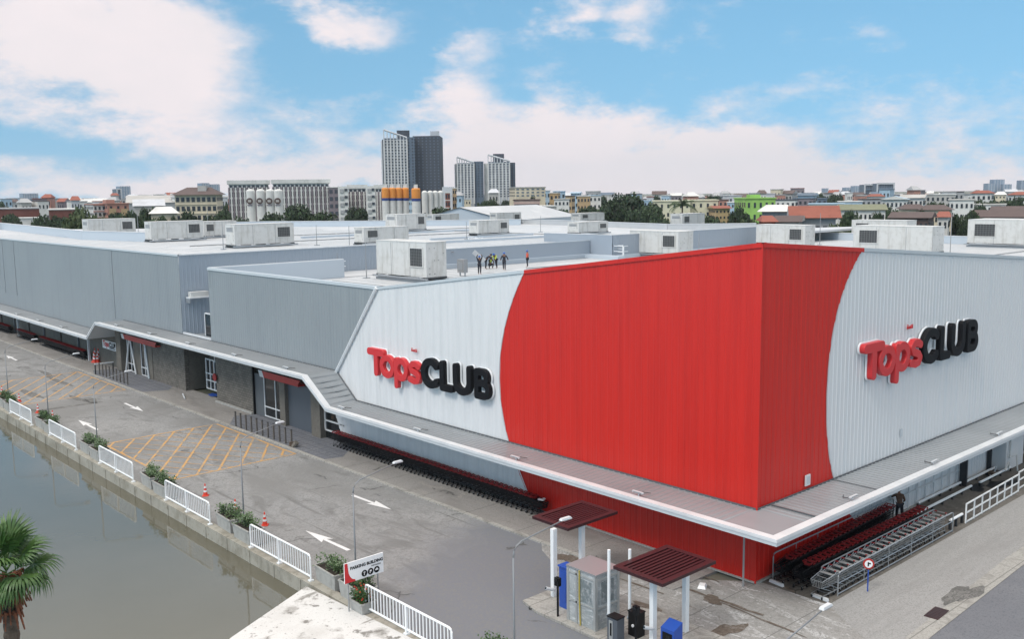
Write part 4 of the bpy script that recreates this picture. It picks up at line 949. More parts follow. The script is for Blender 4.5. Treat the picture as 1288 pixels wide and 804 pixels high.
def person(label, loc, rz, pose, shirt, trousers, hat=None, vest=None, group=None, s=1.0):
    """pose: joints in metres, local frame looks along -y"""
    t = thing('person', label, 'person', loc, rz, group); t.scale = (s, s, s)
    P = dict(pelvis=(0, 0, .92), belly=(0, 0, 1.10), chest=(0, 0, 1.32), neck=(0, 0, 1.47), head=(0, -.02, 1.58), crown=(0, -.02, 1.70),
             shL=(.17, 0, 1.40), shR=(-.17, 0, 1.40), elL=(.24, .02, 1.13), elR=(-.24, .02, 1.13), haL=(.25, -.08, .88), haR=(-.25, -.08, .88),
             hipL=(.09, 0, .88), hipR=(-.09, 0, .88), knL=(.10, -.03, .48), knR=(-.10, -.03, .48), anL=(.10, .02, .08), anR=(-.10, .02, .08), toL=(.11, -.16, .03), toR=(-.11, -.16, .03))
    P.update(pose)
    names = ['pelvis', 'belly', 'chest', 'neck', 'head', 'crown', 'shL', 'elL', 'haL', 'shR', 'elR', 'haR', 'hipL', 'knL', 'anL', 'toL', 'hipR', 'knR', 'anR', 'toR']
    rad = dict(pelvis=.12, belly=.11, chest=.125, neck=.05, head=.085, crown=.06, shL=.06, shR=.06, elL=.042, elR=.042, haL=.035, haR=.035, hipL=.085, hipR=.085, knL=.058, knR=.058, anL=.04, anR=.04, toL=.035, toR=.035)
    V_ = [P[n] for n in names]; ix = {n: i for i, n in enumerate(names)}
    E_ = [(ix[a], ix[b_]) for a, b_ in (('pelvis', 'belly'), ('belly', 'chest'), ('chest', 'neck'), ('neck', 'head'), ('head', 'crown'), ('chest', 'shL'), ('shL', 'elL'), ('elL', 'haL'), ('chest', 'shR'), ('shR', 'elR'), ('elR', 'haR'), ('pelvis', 'hipL'), ('hipL', 'knL'), ('knL', 'anL'), ('anL', 'toL'), ('pelvis', 'hipR'), ('hipR', 'knR'), ('knR', 'anR'), ('anR', 'toR'))]
    skinmesh('body', V_, E_, [rad[n] for n in names], M['skin'], t)
    def cloth(name, ns, es, k, m):
        jx = {n: i for i, n in enumerate(ns)}
        skinmesh(name, [P[n] for n in ns], [(jx[a], jx[b_]) for a, b_ in es], [rad[n]*k+.012 for n in ns], m, t)
    def lerp(a, b_, f): return tuple(P[a][i]+(P[b_][i]-P[a][i])*f for i in range(3))
    P['wL'] = lerp('elL', 'haL', .7); P['wR'] = lerp('elR', 'haR', .7); rad['wL'] = rad['wR'] = .036
    cloth('shirt', ['belly', 'chest', 'shL', 'elL', 'wL', 'shR', 'elR', 'wR', 'pelvis'], [('pelvis', 'belly'), ('belly', 'chest'), ('chest', 'shL'), ('shL', 'elL'), ('elL', 'wL'), ('chest', 'shR'), ('shR', 'elR'), ('elR', 'wR')], 1.08, M[shirt])
    cloth('trousers', ['pelvis', 'hipL', 'knL', 'anL', 'hipR', 'knR', 'anR'], [('pelvis', 'hipL'), ('hipL', 'knL'), ('knL', 'anL'), ('pelvis', 'hipR'), ('hipR', 'knR'), ('knR', 'anR')], 1.1, M[trousers])
    if vest: P['v0'] = lerp('belly', 'chest', -.2); rad['v0'] = .12; cloth('vest', ['v0', 'chest', 'neck'], [('v0', 'chest'), ('chest', 'neck')], 1.22, M[vest])
    h = Vector(P['head']); c = Vector(P['crown']); d = (c-h).normalized(); q = d.to_track_quat('Z', 'Y').to_euler()
    b = MB().lathe([(.118, 0), (.115, .05), (.09, .10), (.045, .135), (.01, .145)], M[hat] if hat else M['hair'], 12)
    o = b.build('helmet' if hat else 'hair', t, h+d*.02, smooth=True); o.rotation_euler = q
    if hat: MB().lathe([(.155, 0), (.150, .018)], M[hat], 12).build('brim', o)
    # eyes, nose, fingers: small but there
    f = Vector((0, -1, 0)); b = MB()
    for sx in (-.03, .03): b.box(h+Vector((sx, -.088, .01)), (.018, .012, .010), M['hair'])
    b.build('eyes', t); MB().box(h+Vector((0, -.10, -.015)), (.02, .03, .035), M['skin'], 0, .5).build('nose', t)
    return t
G_ = 'roof workers'
def foot(px, py, z=None): return on('z', z if z is not None else R2Z, px, py)
face = lambda a: a
person('worker at far left of the roof crew, arms raised under a white panel', foot(603.3, 345), radians(-30), dict(elL=(.26, -.05, 1.62), haL=(.16, -.12, 1.86), elR=(-.26, -.05, 1.62), haR=(-.14, -.12, 1.86), shL=(.18, 0, 1.43), shR=(-.18, 0, 1.43)), 'navy', 'navy', 'bluehat', None, G_, 1.0)
person('worker bending behind the white panel on the roof', foot(611, 338.5), radians(60), dict(belly=(0, -.12, 1.07), chest=(0, -.30, 1.22), neck=(0, -.42, 1.30), head=(0, -.52, 1.36), crown=(0, -.58, 1.46), shL=(.17, -.33, 1.26), shR=(-.17, -.33, 1.26), elL=(.2, -.5, 1.05), elR=(-.2, -.5, 1.05), haL=(.18, -.68, .95), haR=(-.18, -.68, .95)), 'navy', 'navy', None, None, G_)
person('worker crouching in the middle of the roof crew in lime straps', foot(617, 338), radians(-20), dict(pelvis=(0, .1, .42), belly=(0, .03, .62), chest=(0, -.08, .84), neck=(0, -.14, .98), head=(0, -.2, 1.06), crown=(0, -.24, 1.17), shL=(.17, -.1, .9), shR=(-.17, -.1, .9), elL=(.26, -.28, .68), elR=(-.26, -.28, .68), haL=(.15, -.48, .5), haR=(-.15, -.48, .5), hipL=(.1, .08, .40), hipR=(-.1, .08, .40), knL=(.2, -.32, .5), knR=(-.2, -.32, .5), anL=(.17, -.08, .08), anR=(-.17, -.08, .08), toL=(.18, -.25, .03), toR=(-.18, -.25, .03)), 'navy', 'navy', None, 'hivis', G_)
person('worker leaning over in a bright lime vest on the roof', foot(624, 337.5), radians(-70), dict(belly=(0, -.10, 1.08), chest=(0, -.26, 1.25), neck=(0, -.36, 1.34), head=(0, -.46, 1.40), crown=(0, -.52, 1.50), shL=(.17, -.28, 1.30), shR=(-.17, -.28, 1.30), elL=(.2, -.42, 1.05), elR=(-.2, -.42, 1.05), haL=(.16, -.55, .85), haR=(-.16, -.55, .85), knL=(.12, -.1, .5), anL=(.12, -.02, .08), knR=(-.12, .2, .5), anR=(-.12, .38, .1), toR=(-.12, .24, .03)), 'hivis', 'navy', 'bluehat', None, G_)
person('worker walking in dark clothes with harness and blue helmet on the roof', foot(634.3, 340), radians(-48), dict(elL=(.33, .06, 1.16), haL=(.38, -.02, .92), elR=(-.30, .02, 1.14), haR=(-.34, -.1, .92), knL=(.10, -.18, .5), anL=(.10, -.12, .08), toL=(.1, -.28, .03), knR=(-.10, .05, .48), anR=(-.10, .25, .12), toR=(-.1, .12, .04)), 'navy', 'navy', 'bluehat', None, G_, 1.02)
person('worker standing alone in orange vest and blue helmet near the red panel', foot(663.5, 336), radians(-140), {}, 'orangevest', 'navy', 'bluehat', 'orangevest', G_, 1.0)
pa_, pb_ = foot(603.3, 345)+Vector((.0, .2, 1.95)), foot(611, 338.5)
d_ = MB(); q0 = at(595.5, 316.5, (pa_-CAM).dot(fw)); q1 = at(609.5, 328.5, (pa_-CAM).dot(fw)+2)
dd_ = (q1-q0).normalized(); nn_ = dd_.cross(fw).normalized()*.22; th = fw*.03
d_.face([q0-nn_-th, q1-nn_-th, q1+nn_-th, q0+nn_-th], M['trim']).face([q0-nn_+th, q0+nn_+th, q1+nn_+th, q1-nn_+th], M['trim']).face([q0-nn_-th, q0-nn_+th, q1-nn_+th, q1-nn_-th], M['trim']).face([q0+nn_-th, q1+nn_-th, q1+nn_+th, q0+nn_+th], M['trim'])
tag(d_.build('roof_panel'), 'long white panel held up slanting by the roof workers', 'panel')
person('person in brown shirt pushing the second row of trolleys by the wall', (12.0, -.62, 0), radians(130), dict(belly=(0, -.05, 1.10), chest=(0, -.14, 1.30), neck=(0, -.2, 1.43), head=(0, -.24, 1.54), crown=(0, -.26, 1.66), shL=(.17, -.14, 1.37), shR=(-.17, -.14, 1.37), elL=(.28, -.34, 1.22), haL=(.30, -.62, 1.06), elR=(-.26, -.1, 1.1), haR=(-.24, -.3, .95), knL=(.1, -.15, .5), anL=(.1, -.05, .08), knR=(-.1, .12, .48), anR=(-.1, .32, .1), toR=(-.1, .18, .03)), 'brownshirt', 'navy')

# ------------------------------------------------------------------ trolleys
def make_trolley(silver=False):
    """nose towards -x, handle at +x; origin on the ground under the middle of the basket"""
    wire = M['silver'] if silver else M['blackwire']; pl = M['silver'] if silver else M['black']
    t = thing('shopping_trolley', 'x', 'shopping trolley')
    Wb, Wt = (.20, .26); x0, x1 = -.55, .30; zb0, zb1 = .50, .42; zt0, zt1 = .80, .92
    if silver: Wb, Wt = .24, .32; x0 = -.6
    b = MB(); N_ = 6
    def strip(p0, p1, q0, q1, n, w=.02):      # bars between two rails
        w = w*.6 if silver else w
        for k in range(n+1):
            f = k/n; a = Vector(p0).lerp(Vector(p1), f); c = Vector(q0).lerp(Vector(q1), f); d = (Vector(p1)-Vector(p0)).normalized()*w/2
            b.face([a-d, a+d, c+d, c-d], wire)
    for s in (-1, 1):
        A, B_ = (x0+.06, s*Wb*.85, zb0), (x1, s*Wb, zb1); C_, D_ = (x0, s*Wt*.82, zt0), (x1+.1, s*Wt, zt1)
        strip(A, B_, C_, D_, 9, .035); 
        for f in (.33, .66): strip(Vector(A).lerp(Vector(C_), f), Vector(A).lerp(Vector(C_), f+.08), Vector(B_).lerp(Vector(D_), f), Vector(B_).lerp(Vector(D_), f+.08), 1, .03)
        b.tube([C_, D_], .016, wire, 5); b.tube([A, B_], .014, wire, 5)
    A, B_ = (x0+.06, -Wb*.85, zb0), (x0+.06, Wb*.85, zb0); C_, D_ = (x0, -Wt*.82, zt0), (x0, Wt*.82, zt0)
    strip(A, B_, C_, D_, 6, .04); b.tube([C_, D_], .018, wire, 5); b.tube([A, B_], .014, wire, 5)
    strip((x0+.06, -Wb*.85, zb0), (x0+.06, Wb*.85, zb0), (x1, -Wb, zb1), (x1, Wb, zb1), 6, .045)
    b.build('basket', t)
    b = MB()
    if silver: b.face([(x1-.30, -Wt*.9, zt1+.02), (x1+.06, -Wt*.95, zt1+.05), (x1+.06, Wt*.95, zt1+.05), (x1-.30, Wt*.9, zt1+.02)][:4], M['silverplate']) if False else b.box((x1-.04, 0, zt1-.04), (.20, Wt*1.8, .015), M['silverplate']).box((x1-.27, 0, zt1-.16), (.22, Wt*1.5, .01), M['black']).box((x0+.4, 0, zb0+.01), (.7, Wb*1.6, .01), M['black'])  # black plates paint in the dark gaps seen between the silver plates
    else: b.box((x1-.02, 0, zt1-.08), (.18, Wt*1.6, .012), M['black'])
    b.build('child_seat', t)
    b = MB()
    for s in (-1, 1):
        b.tube([(x1+.02, s*Wt, zt1), (x1+.14, s*Wt, 1.0)], .018, wire, 6); b.tube([(x1, s*Wb, zb1), (x1+.06, s*Wt*.95, .16), (x0+.02, s*Wb*1.05, .16)], .016, wire, 5)
        b.tube([(x0+.1, s*Wb*.85, zb0), (x1-.1, s*Wb, .17)], .014, wire, 5)
    b.tube([(x0+.02, -Wb*1.05, .16), (x0+.02, Wb*1.05, .16)], .014, wire, 5); b.build('frame', t)
    h = MB()
    if silver: h.tube([(x1+.14, -Wt, 1.0), (x1+.14, -Wt*.3, 1.0)], .02, M['silver'], 6).tube([(x1+.14, Wt*.5, 1.0), (x1+.14, Wt, 1.0)], .028, M['trolleyred'], 6).tube([(x1+.14, -Wt*.3, 1.0), (x1+.14, Wt*.5, 1.0)], .02, M['silver'], 6).tube([(x1+.14, -Wt, 1.0), (x1+.14, -Wt*.7, 1.0)], .028, M['trolleyred'], 6)
    else:
        h.tube([(x1+.14, -Wt, 1.0), (x1+.14, Wt, 1.0)], .026, M['trolleyred'], 6)
        for s in (-1, 1): h.box((x1+.03, s*Wt*.55, .965), (.17, .045, .03), M['trolleyred']); h.box((x1+.06, s*Wt*1.0, .97), (.17, .035, .035), M['trolleyred'])
        h.box((x1-.05, 0, .95), (.05, Wt*1.5, .03), M['trolleyred']); h.box((x1-.02, 0, .90), (.20, Wt*1.0, .02), M['trolleyred'])
    h.build('handle', t)
    for (x, y) in ((x0+.08, -Wb), (x0+.08, Wb), (x1+.02, -Wt*.92), (x1+.02, Wt*.92)):
        w = MB(); w.tube([(x, y-.015, .07), (x, y+.015, .07)], .07, M['black'], 10).box((x, y, .13), (.03, .05, .08), M['steel']); w.build('wheel', t)
    return t
tb, ts = make_trolley(), make_trolley(True)
def row(proto, first, start, step, n, rz, labelf, group):
    for i in range(n):
        o = proto if (first and i == 0) else copy_tree(proto)
        o.location = (start[0]+step[0]*i+R.uniform(-.015, .015), start[1]+step[1]*i+R.uniform(-.012, .012), start[2]); o.rotation_euler = (0, 0, rz+R.uniform(-.02, .02))
        tag(o, labelf(i), 'shopping trolley', group)
row(tb, True, (1.25, -.72, 0), (.405, 0.012, 0), 25, 0, lambda i: 'black trolley with red handle in the row nearest the right wall, %s from its front' % ordn(i), 'black trolleys nearest the right wall')
row(tb, False, (1.25, -1.62, 0), (.405, -.004, 0), 27, 0, lambda i: 'black trolley with red handle in the middle row of the bay, %s from its front' % ordn(i), 'black trolleys in the middle row')
row(ts, True, (1.0, -2.68, 0), (.53, .0, 0), 21, 0, lambda i: 'silver trolley inside the steel rail bay, %s from the front end' % ordn(i), 'silver trolleys in the railed bay')
row(tb, False, (-.58, 13.0, 0), (0, .40, 0), 50, pi/2, lambda i: 'black trolley in the long row under the left white wall, %s from the red end' % ordn(i), 'black trolleys under the left white wall')
for s0, n, w in ((82.2, 37, 'near'), (99.4, 17, 'middle'), (110, 15, 'far')):
    row(tb, False, (-.72, s0, 0), (0, .40, 0), n, pi/2, lambda i: 'black trolley under the far low canopy in the %s stack, %s from its front' % (w, ordn(i)), 'black trolleys in the %s stack under the far canopy' % w)
tag(MB().box((-.62, 12.75, .92), (.16, .34, .06), M['trim'], .3).box((-.5, 12.65, .97), (.1, .2, .03), M['trim'], -.4).build('paper_bag'), 'crumpled white paper lying on the last trolley by the red wall', 'paper')
# trolley bay rails
def bayrail(label, y, x0, x1, m, posts, top=1.0, mids=(.5,), base=False, hoop=False, tilt=0):
    t = thing('trolley_rail', label, 'trolley rail', (x0, y, -.03)); L_ = x1-x0; b = MB()
    pts = [(0, 0, 0), (0, 0, top-.15), (.06, 0, top-.03), (.2, 0, top), (L_-.2, tilt, top), (L_-.06, tilt, top-.03), (L_, tilt, top-.15), (L_, tilt, 0)]
    b.tube(pts, .03, m, 8); b.build('top_rail', t)
    for z in mids: MB().tube([(0, 0, z), (L_, tilt, z)], .024, m, 6).build('mid_rail', t)
    if base: MB().tube([(0, 0, .08), (L_, tilt, .08)], .024, m, 6).build('base_rail', t)
    for k in range(1, posts): MB().tube([(L_*k/posts, tilt*k/posts, 0), (L_*k/posts, tilt*k/posts, top)], .024, m, 6).build('post', t)
    return t
bayrail('long galvanised rail on the road side of the silver trolleys', -3.12, 1.4, 12.5, M['steel'], 5, 1.02, (.55,), True)
bayrail('galvanised rail between the silver trolleys and the black ones', -2.28, 1.45, 12.3, M['steel'], 5, 1.02, (.55,))
bayrail('thin grey rail between the red wall and the nearest row of trolleys', -.28, .95, 12.0, M['pipe'], 6, 1.2, ())
def whitefence(label, x0, x1, y0, y1, n):
    t = thing('barrier_fence', label, 'fence', (x0, y0, -.03), math.atan2(y1-y0, x1-x0)); L_ = math.hypot(x1-x0, y1-y0); b = MB()
    for z in (.06, .55, 1.02): b.bx(0, L_, -.03, .03, z-.03, z+.03, M['rail'])
    b.build('rails', t)
    for k in range(n+1): MB().bx(L_*k/n-.03, L_*k/n+.03, -.031, .031, 0, 1.05, M['rail']).build('post', t)
whitefence('white square tube fence beyond the silver trolleys', 14.2, 21.5, -3.05, -2.9, 7)
whitefence('white square tube fence leaving the right edge of the view', 21.9, 29.5, -2.75, -2.6, 7)
def kerbrail(label, x0, x1, y, z=.15):
    t = thing('guide_rail', label, 'guide rail', (x0, y, 0)); MB().tube([(0, 0, z), (x1-x0, 0, z)], .07, M['rail'], 8).build('rail', t)
    n = max(2, int((x1-x0)/1.1))
    for k in range(n+1): MB().bx((x1-x0)*k/n-.04, (x1-x0)*k/n+.04, -.06, .06, -.03, z-.03, M['darkmetal']).build('foot', t)
kerbrail('low white guide rail on the floor behind the middle trolleys', 12.6, 20.0, -.93, .2); kerbrail('low white guide rail on the floor farther along the bay', 21.0, 25.4, -1.0, .2)
kerbrail('low white guide rail at the foot of the right white wall', 15.0, 20.3, .0-.2, .18); kerbrail('low white guide rail at the wall beyond the dark post', 20.7, 25.0, -.35, .18)
kerbrail('low white guide rail between trolley rail and white fence', 12.7, 14.1, -2.9, .45)
for i, (x, y, a) in enumerate([(.58, -.70, 90-8), (.58, -2.8, 90-4)]):
    tag(MB().box((x, y, .05), (.75, .13, .12), M['lampwhite'], radians(a), .9).build('wheel_stop'), ('white wheel stop at the front of the row nearest the red wall', 'white wheel stop at the front of the silver trolleys')[i], 'wheel stop', 'wheel stops')
tag(MB().box((-1.9, 1.4, .02), (.5, .35, .12), M['halo'], .5, .7).build('plastic_sack'), 'small white sack on the ground at the foot of the red wall', 'sack')
# hand trolley and pump near the wall
t = thing('hand_pump', 'small rusty wheeled pump by the right wall', 'pump', (23.3, -.75, 0))
MB().lathe([(.18, 0), (.2, .25), (.12, .35)], M['bark'], 10).build('motor', t); MB().tube([(-.3, 0, .12), (.4, 0, .2), (.6, 0, .5)], .04, M['steel'], 6).build('handle', t)
for y in (-.2, .2): MB().tube([(.05, y-.03, .12), (.05, y+.03, .12)], .12, M['black'], 10).build('wheel', t)
t = thing('work_trestle', 'pale cream trestle leaning by the cabinet room under the right canopy', 'trestle', (25.6, -1.35, 0)); 
MB().tube([(0, 0, 0), (0, .1, 1.0), (-.6, .3, .9)], .05, M['acwhite'], 6).build('leg', t); MB().tube([(-.5, .3, .9), (-.2, .4, 1.9)], .05, M['acwhite'], 6).build('arm', t); MB().tube([(-1.4, .2, .3), (-.9, .2, .7), (-.6, .3, .1)], .05, M['acwhite'], 6).build('leg', t)
# round traffic sign
t = thing('traffic_sign', 'round red ringed traffic sign on a blue post beside the silver trolleys', 'traffic sign', (2.75, -3.75, -.03), radians(-50))
MB().tube([(0, 0, 0), (0, 0, .95)], .03, M['blue'], 8).build('post', t)
MB().tube([(0, .01, 1.22), (0, -.02, 1.22)], .235, M['redtrim'], 20).build('ring', t); f_ = MB().tube([(0, -.021, 1.22), (0, -.035, 1.22)], .165, M['halo'], 20).build('face', t)
MB().box((-.02, -.045, 1.22), (.05, .012, .18), M['black']).box((.03, -.045, 1.25), (.10, .012, .05), M['black']).build('symbol', f_)

# ------------------------------------------------------------------ parking entrance
def shade(label, cx, cy, W_, L_, posts, z=3.1):
    t = thing('shade_canopy', label, 'shade canopy', (0, 0, 0)); b = MB(); x0, x1, y0, y1 = cx-W_/2, cx+W_/2, cy-L_/2, cy+L_/2
    for a in ((x0, x1, y0, y0+.26), (x0, x1, y1-.26, y1), (x0, x0+.26, y0+.26, y1-.26), (x1-.26, x1, y0+.26, y1-.26)): b.bx(*a, z-.07, z+.05, M['maroon'])
    b.build('frame', t)
    MB().bx(x0+.27, x1-.27, y0+.27, y1-.27, z-.04, z-.02, M['maroon2']).build('deck', t)
    n = 9
    b = MB()
    for k in range(n):
        y = y0+.30+(L_-.6)*(k+.5)/n; b.bx(x0+.27, x1-.27, y-.055, y+.055, z-.018, z+.035, M['maroon'])
    b.build('slats', t)
    for x, y in posts: MB().bx(x-.11, x+.11, y-.09, y+.09, -.04, z-.08, M['rail']).bx(x-.2, x+.2, y-.2, y+.2, -.04, .02, M['steel']).build('post', t)
    return t
MB().prism([(-8.9, -3), (-5.3, -3), (-5.3, .8), (-6.6, 5.6), (-8.6, 5.6), (-8.9, 4.5)][:6], -.045, .06, G_KERB).build('traffic_island', kind='structure')
shade('dark maroon slatted shade canopy over the wrapped booth, on two white posts', -5.62, 5.42, 3.1, 2.15, [(-7.35, 5.0), (-5.65, 5.0)][:2])
shade('dark maroon slatted shade canopy nearer the camera over the barrier', -7.25, -.82, 3.15, 2.35, [(-7.95, -.85), (-6.0, -.85)])
t = thing('ticket_booth', 'square ticket booth still wrapped in clear plastic film under the first shade', 'booth', (0, 0, .06))
MB().bx(-8.52, -7.2, 1.52, 3.05, 0, 2.22, M['wrap']).build('wrapped_walls', t); MB().bx(-8.56, -7.16, 1.48, 3.09, 2.22, 2.29, M['steel']).build('roof', t)
b = MB(); 
b.bx(-8.535, -8.522, 1.75, 2.45, 1.0, 1.9, M['glass']).bx(-8.2, -7.5, 1.505, 1.518, 1.0, 1.9, M['glass'])
wm = mat('wrapped_glass', (.17, .20, .21), .15, noise=[(4, (.35, .37, .38), .5, .65)], bump=(9, .8, .05)); b.m = [wm]; b.build('window', t)
b = MB()
for (x0_, x1_, y0_, y1_) in ((-8.55, -8.52, 1.5, 1.62), (-8.55, -8.52, 2.95, 3.07), (-8.55, -8.43, 1.485, 1.515), (-7.3, -7.18, 1.485, 1.515), (-8.55, -8.52, 2.5, 2.58)): b.bx(x0_, x1_, y0_, y1_, 0, 2.2, M['silverplate'])
for z in (.85, 2.0): b.bx(-8.55, -8.52, 1.62, 2.95, z, z+.07, M['silverplate']).bx(-8.43, -7.3, 1.485, 1.515, z, z+.07, M['silverplate'])
b.build('frame', t)
MB().tube([(-8.57, 2.35, 2.25), (-8.58, 2.34, 1.2), (-8.57, 2.3, .0)], .03, mat('yellow_tape', (.42, .33, .06), .5), 5).build('tape', t)
t = thing('payment_cabinet', 'tall blue cabinet standing just left of the wrapped booth', 'cabinet', (-7.72, 3.88, .06)); MB().bx(-.2, .22, -.24, .24, 0, 1.74, M['blue']).build('body', t); MB().bx(-.26, .26, -.27, .27, 1.74, 1.80, M['blue']).build('cap', t); MB().bx(-.215, -.203, -.17, .17, .3, 1.5, M['blue']).build('door', t)
t = thing('payment_machine', 'short blue ticket machine with sloping top near the second shade', 'ticket machine', (-8.05, -1.80, .0)); b = MB()
b.bx(-.25, .25, -.3, .3, 0, 1.15, M['blue']); b.prism([(-.25, -.3), (.25, -.3), (.25, .3), (-.25, .3)], 1.15, [1.22, 1.42, 1.42, 1.22], M['blue']); b.build('body', t)
MB().bx(-.262, -.252, -.22, .22, .55, 1.08, M['black']).build('panel', t); MB().bx(-.275, -.264, -.15, .02, .8, 1.0, M['glass']).build('screen', t)
def sensor(label, x, y, h):
    t = thing('sensor_post', label, 'post', (x, y, 0)); MB().tube([(0, 0, 0), (0, 0, h)], .045, M['black'], 8).build('post', t)
    MB().box((0, 0, h-.2), (.16, .24, .34), M['black']).build('reader_head', t); MB().box((-.09, 0, h-.1), (.05, .16, .1), M['glass']).build('lens', t)
sensor('black card reader post at the left corner of the wrapped booth', -8.62, 3.5, 1.72); sensor('black card reader post before the second shade', -8.45, -.45, 1.75)
def barrier(label, x, y, h, m, az0, az1, lit):
    t = thing('barrier_gate', label, 'barrier gate', (x, y, .0)); b = MB(); b.bx(-.2, .2, -.25, .25, .06, h, m); b.build('cabinet', t)
    MB().bx(-.22, .22, -.27, .27, h, h+.05, M['black']).build('cap', t)
    if lit: MB().bx(-.215, -.203, -.03, .16, .2, h-.1, M['silverplate']).bx(-.225, -.217, .02, .1, .35, h-.2, M['black']).build('panel', t)
    else: MB().tube([(-.2, 0, .5), (-.24, 0, .5)], .06, M['halo'], 10).build('hub', t)
    MB().tube([(.0, .35, az0), (.0, .35, az1)], .06, M['rail'], 8).build('arm', t); MB().tube([(0, .2, az0+.05), (0, .4, az0+.05)], .1, M['steel'], 8).build('pivot', t)
barrier('dark grey barrier gate with raised white arm and light strip panel', -8.6, .42, 1.05, M['door'], .95, 3.6, True)
barrier('black barrier gate with raised white arm behind the first one', -7.6, .25, 1.0, M['black'], .6, 3.4, False)
for (x, y, z, lab) in ((-7.62, 4.85, .45, 'small white camera low on the post of the first shade'), (-8.2, -.95, .9, 'small white camera on the post of the second shade')):
    t = thing('security_camera', lab, 'camera', (x, y, z)); MB().tube([(-.25, .1, .12), (.05, 0, .0)], .07, M['lampwhite'], 8).build('housing', t); MB().tube([(.05, 0, 0), (.2, 0, -.05)], .03, M['lampwhite'], 6).build('bracket', t); MB().tube([(-.27, .107, .13), (-.25, .1, .12)], .05, M['glass'], 8).build('lens', t)
tag(MB().tube([(-8.0, 5.0, .0), (-8.5, 5.3, .0), (-8.9, 4.9, .0), (-8.4, 4.5, .0), (-7.9, 4.7, .02)], .02, M['black'], 5).build('loose_cable'), 'loose black cable on the ground at the first shade post', 'cable')
# parking sign
s0, s1 = Vector((-14.5, 9.75, 0)), Vector((-12.35, 10.55, 0)); a_ = math.atan2(s1.y-s0.y, s1.x-s0.x)
# posts stand beyond the deck corner; panel between them
A0 = on('z', .12, 439.8, 770); A1 = Vector((on('y', A0.y, 476.8, 757).x, A0.y, .12))
ang = math.atan2(A1.y-A0.y, A1.x-A0.x); Ls = math.hypot(A1.x-A0.x, A1.y-A0.y)
t = thing('parking_sign', 'white sign with red swoosh reading PARKING BUILDING on two thin posts', 'sign', (A0.x, A0.y, .05), ang)
def zoff(px, py, k):   # height of a sign corner above the posts' feet at distance k along the panel
    P_ = A0.lerp(A1, k); n = Vector((sin(ang), -cos(ang), 0)); d = ray(px, py); tt = ((P_-CAM).dot(n))/d.dot(n); return (CAM+d*tt)
c0, c1, c2, c3 = zoff(433.3, 734.7, 0), zoff(481.6, 720, 1), zoff(481.6, 694.5, 1), zoff(432.5, 710.7, 0)
ux = Vector((cos(ang), sin(ang), 0)); lx = lambda P_: (P_-A0).dot(ux)
xa, xb, za, zb = (lx(c0)+lx(c3))/2, (lx(c1)+lx(c2))/2, (c0.z-.05), (c3.z-.05)
zc_, zd_ = c1.z-.05, c2.z-.05
za = zc_ = (za+zc_)/2; zb = zd_ = (zb+zd_)/2
for x in (.0, Ls): MB().tube([(x, .04, -.1), (x, .04, zb-.03)], .03, M['pipe'], 8).build('post', t)
MB().bx(xa, xb, -.03, .02, za, zb, M['halo']).build('panel', t)
W_s, H_s = xb-xa, zb-za
b = MB(); n = 10; pts = [(xa, -.035, za), (xa+W_s*.27, -.035, za)]
for k in range(n+1): a = pi/2*k/n; pts.append((xa+W_s*.26-W_s*.17*sin(a), -.035, za+H_s*.10+H_s*.62*(1-cos(a))))
pts += [(xa+W_s*.075, -.035, zb), (xa, -.035, zb)]
b.face(pts, M['signred']); b.build('swoosh', t)
tw = text_mesh('PARKING BUILDING', .205*W_s/2.3*1.06, M['signblack'], .006); put(tw, 'lettering', t, (xa+W_s*.14, -.036, za+H_s*.62))
put(text_mesh('อาคารจอดรถ', .10*W_s/2.3*1.1, M['signblack'], .0), 'small_lettering', t, (xa+W_s*.68, -.036, za+H_s*.47))
for k in range(3):
    cx_ = xa+W_s*(.50+.16*k); cz_ = za+H_s*.24; ic = MB().tube([(cx_, -.031, cz_), (cx_, -.040, cz_)], H_s*.165, M['signblack'], 18).build('icon', t)
    g_ = MB(); w_ = H_s*.16
    if k == 0: g_.box((cx_-.01, -.043, cz_), (w_*.22, .004, w_*1.2), M['halo']).box((cx_, -.043, cz_+w_*.35), (w_*.7, .004, w_*.24), M['halo'])
    elif k == 1: g_.box((cx_, -.043, cz_+w_*.2), (w_*.7, .004, w_*.5), M['halo']).box((cx_-w_*.25, -.043, cz_-w_*.3), (w_*.22, .004, w_*.6), M['halo'])
    else: g_.box((cx_, -.043, cz_), (w_*1.1, .004, w_*.4), M['halo']).box((cx_, -.043, cz_+w_*.35), (w_*.6, .004, w_*.3), M['halo'])
    g_.build('symbol', ic)

# posts and bollards of the entrances
pp = thing('steel_post', 'x', 'post'); MB().bx(-.05, .05, -.05, .05, 0, 1.1, mat('post_brown_grey', (.12, .11, .10), .6)).build('post', pp); MB().bx(-.055, .055, -.055, .055, 1.1, 1.13, M['darkmetal']).build('cap', pp)
cnt = 0
for (y0, y1, n, w, x0_, x1_) in ((65.0, 72.2, 9, 'far', -2.72, -2.72), (35.1, 43.0, 11, 'near', -3.0, -2.8)):
    for k in range(n):
        f = k/(n-1); o = pp if cnt == 0 else copy_tree(pp); cnt += 1; o.location = (x0_+(x1_-x0_)*f, y1+(y0-y1)*f, .0)
        tag(o, 'slim dark steel post in the row before the %s entrance, %s from the left' % (w, ordn(k)), 'post', 'steel posts before the %s entrance' % w)
tag(MB().bx(-4.0+1, -1.2, 72.6, 72.7, .95, 1.05, M['trim']).bx(-3.0, -2.9, 72.6, 72.7, 0, .95, M['darkmetal']).bx(-1.3, -1.2, 72.6, 72.7, 0, .95, M['darkmetal']).build('cross_bar'), 'pale horizontal bar at the end of the far post row', 'bar')
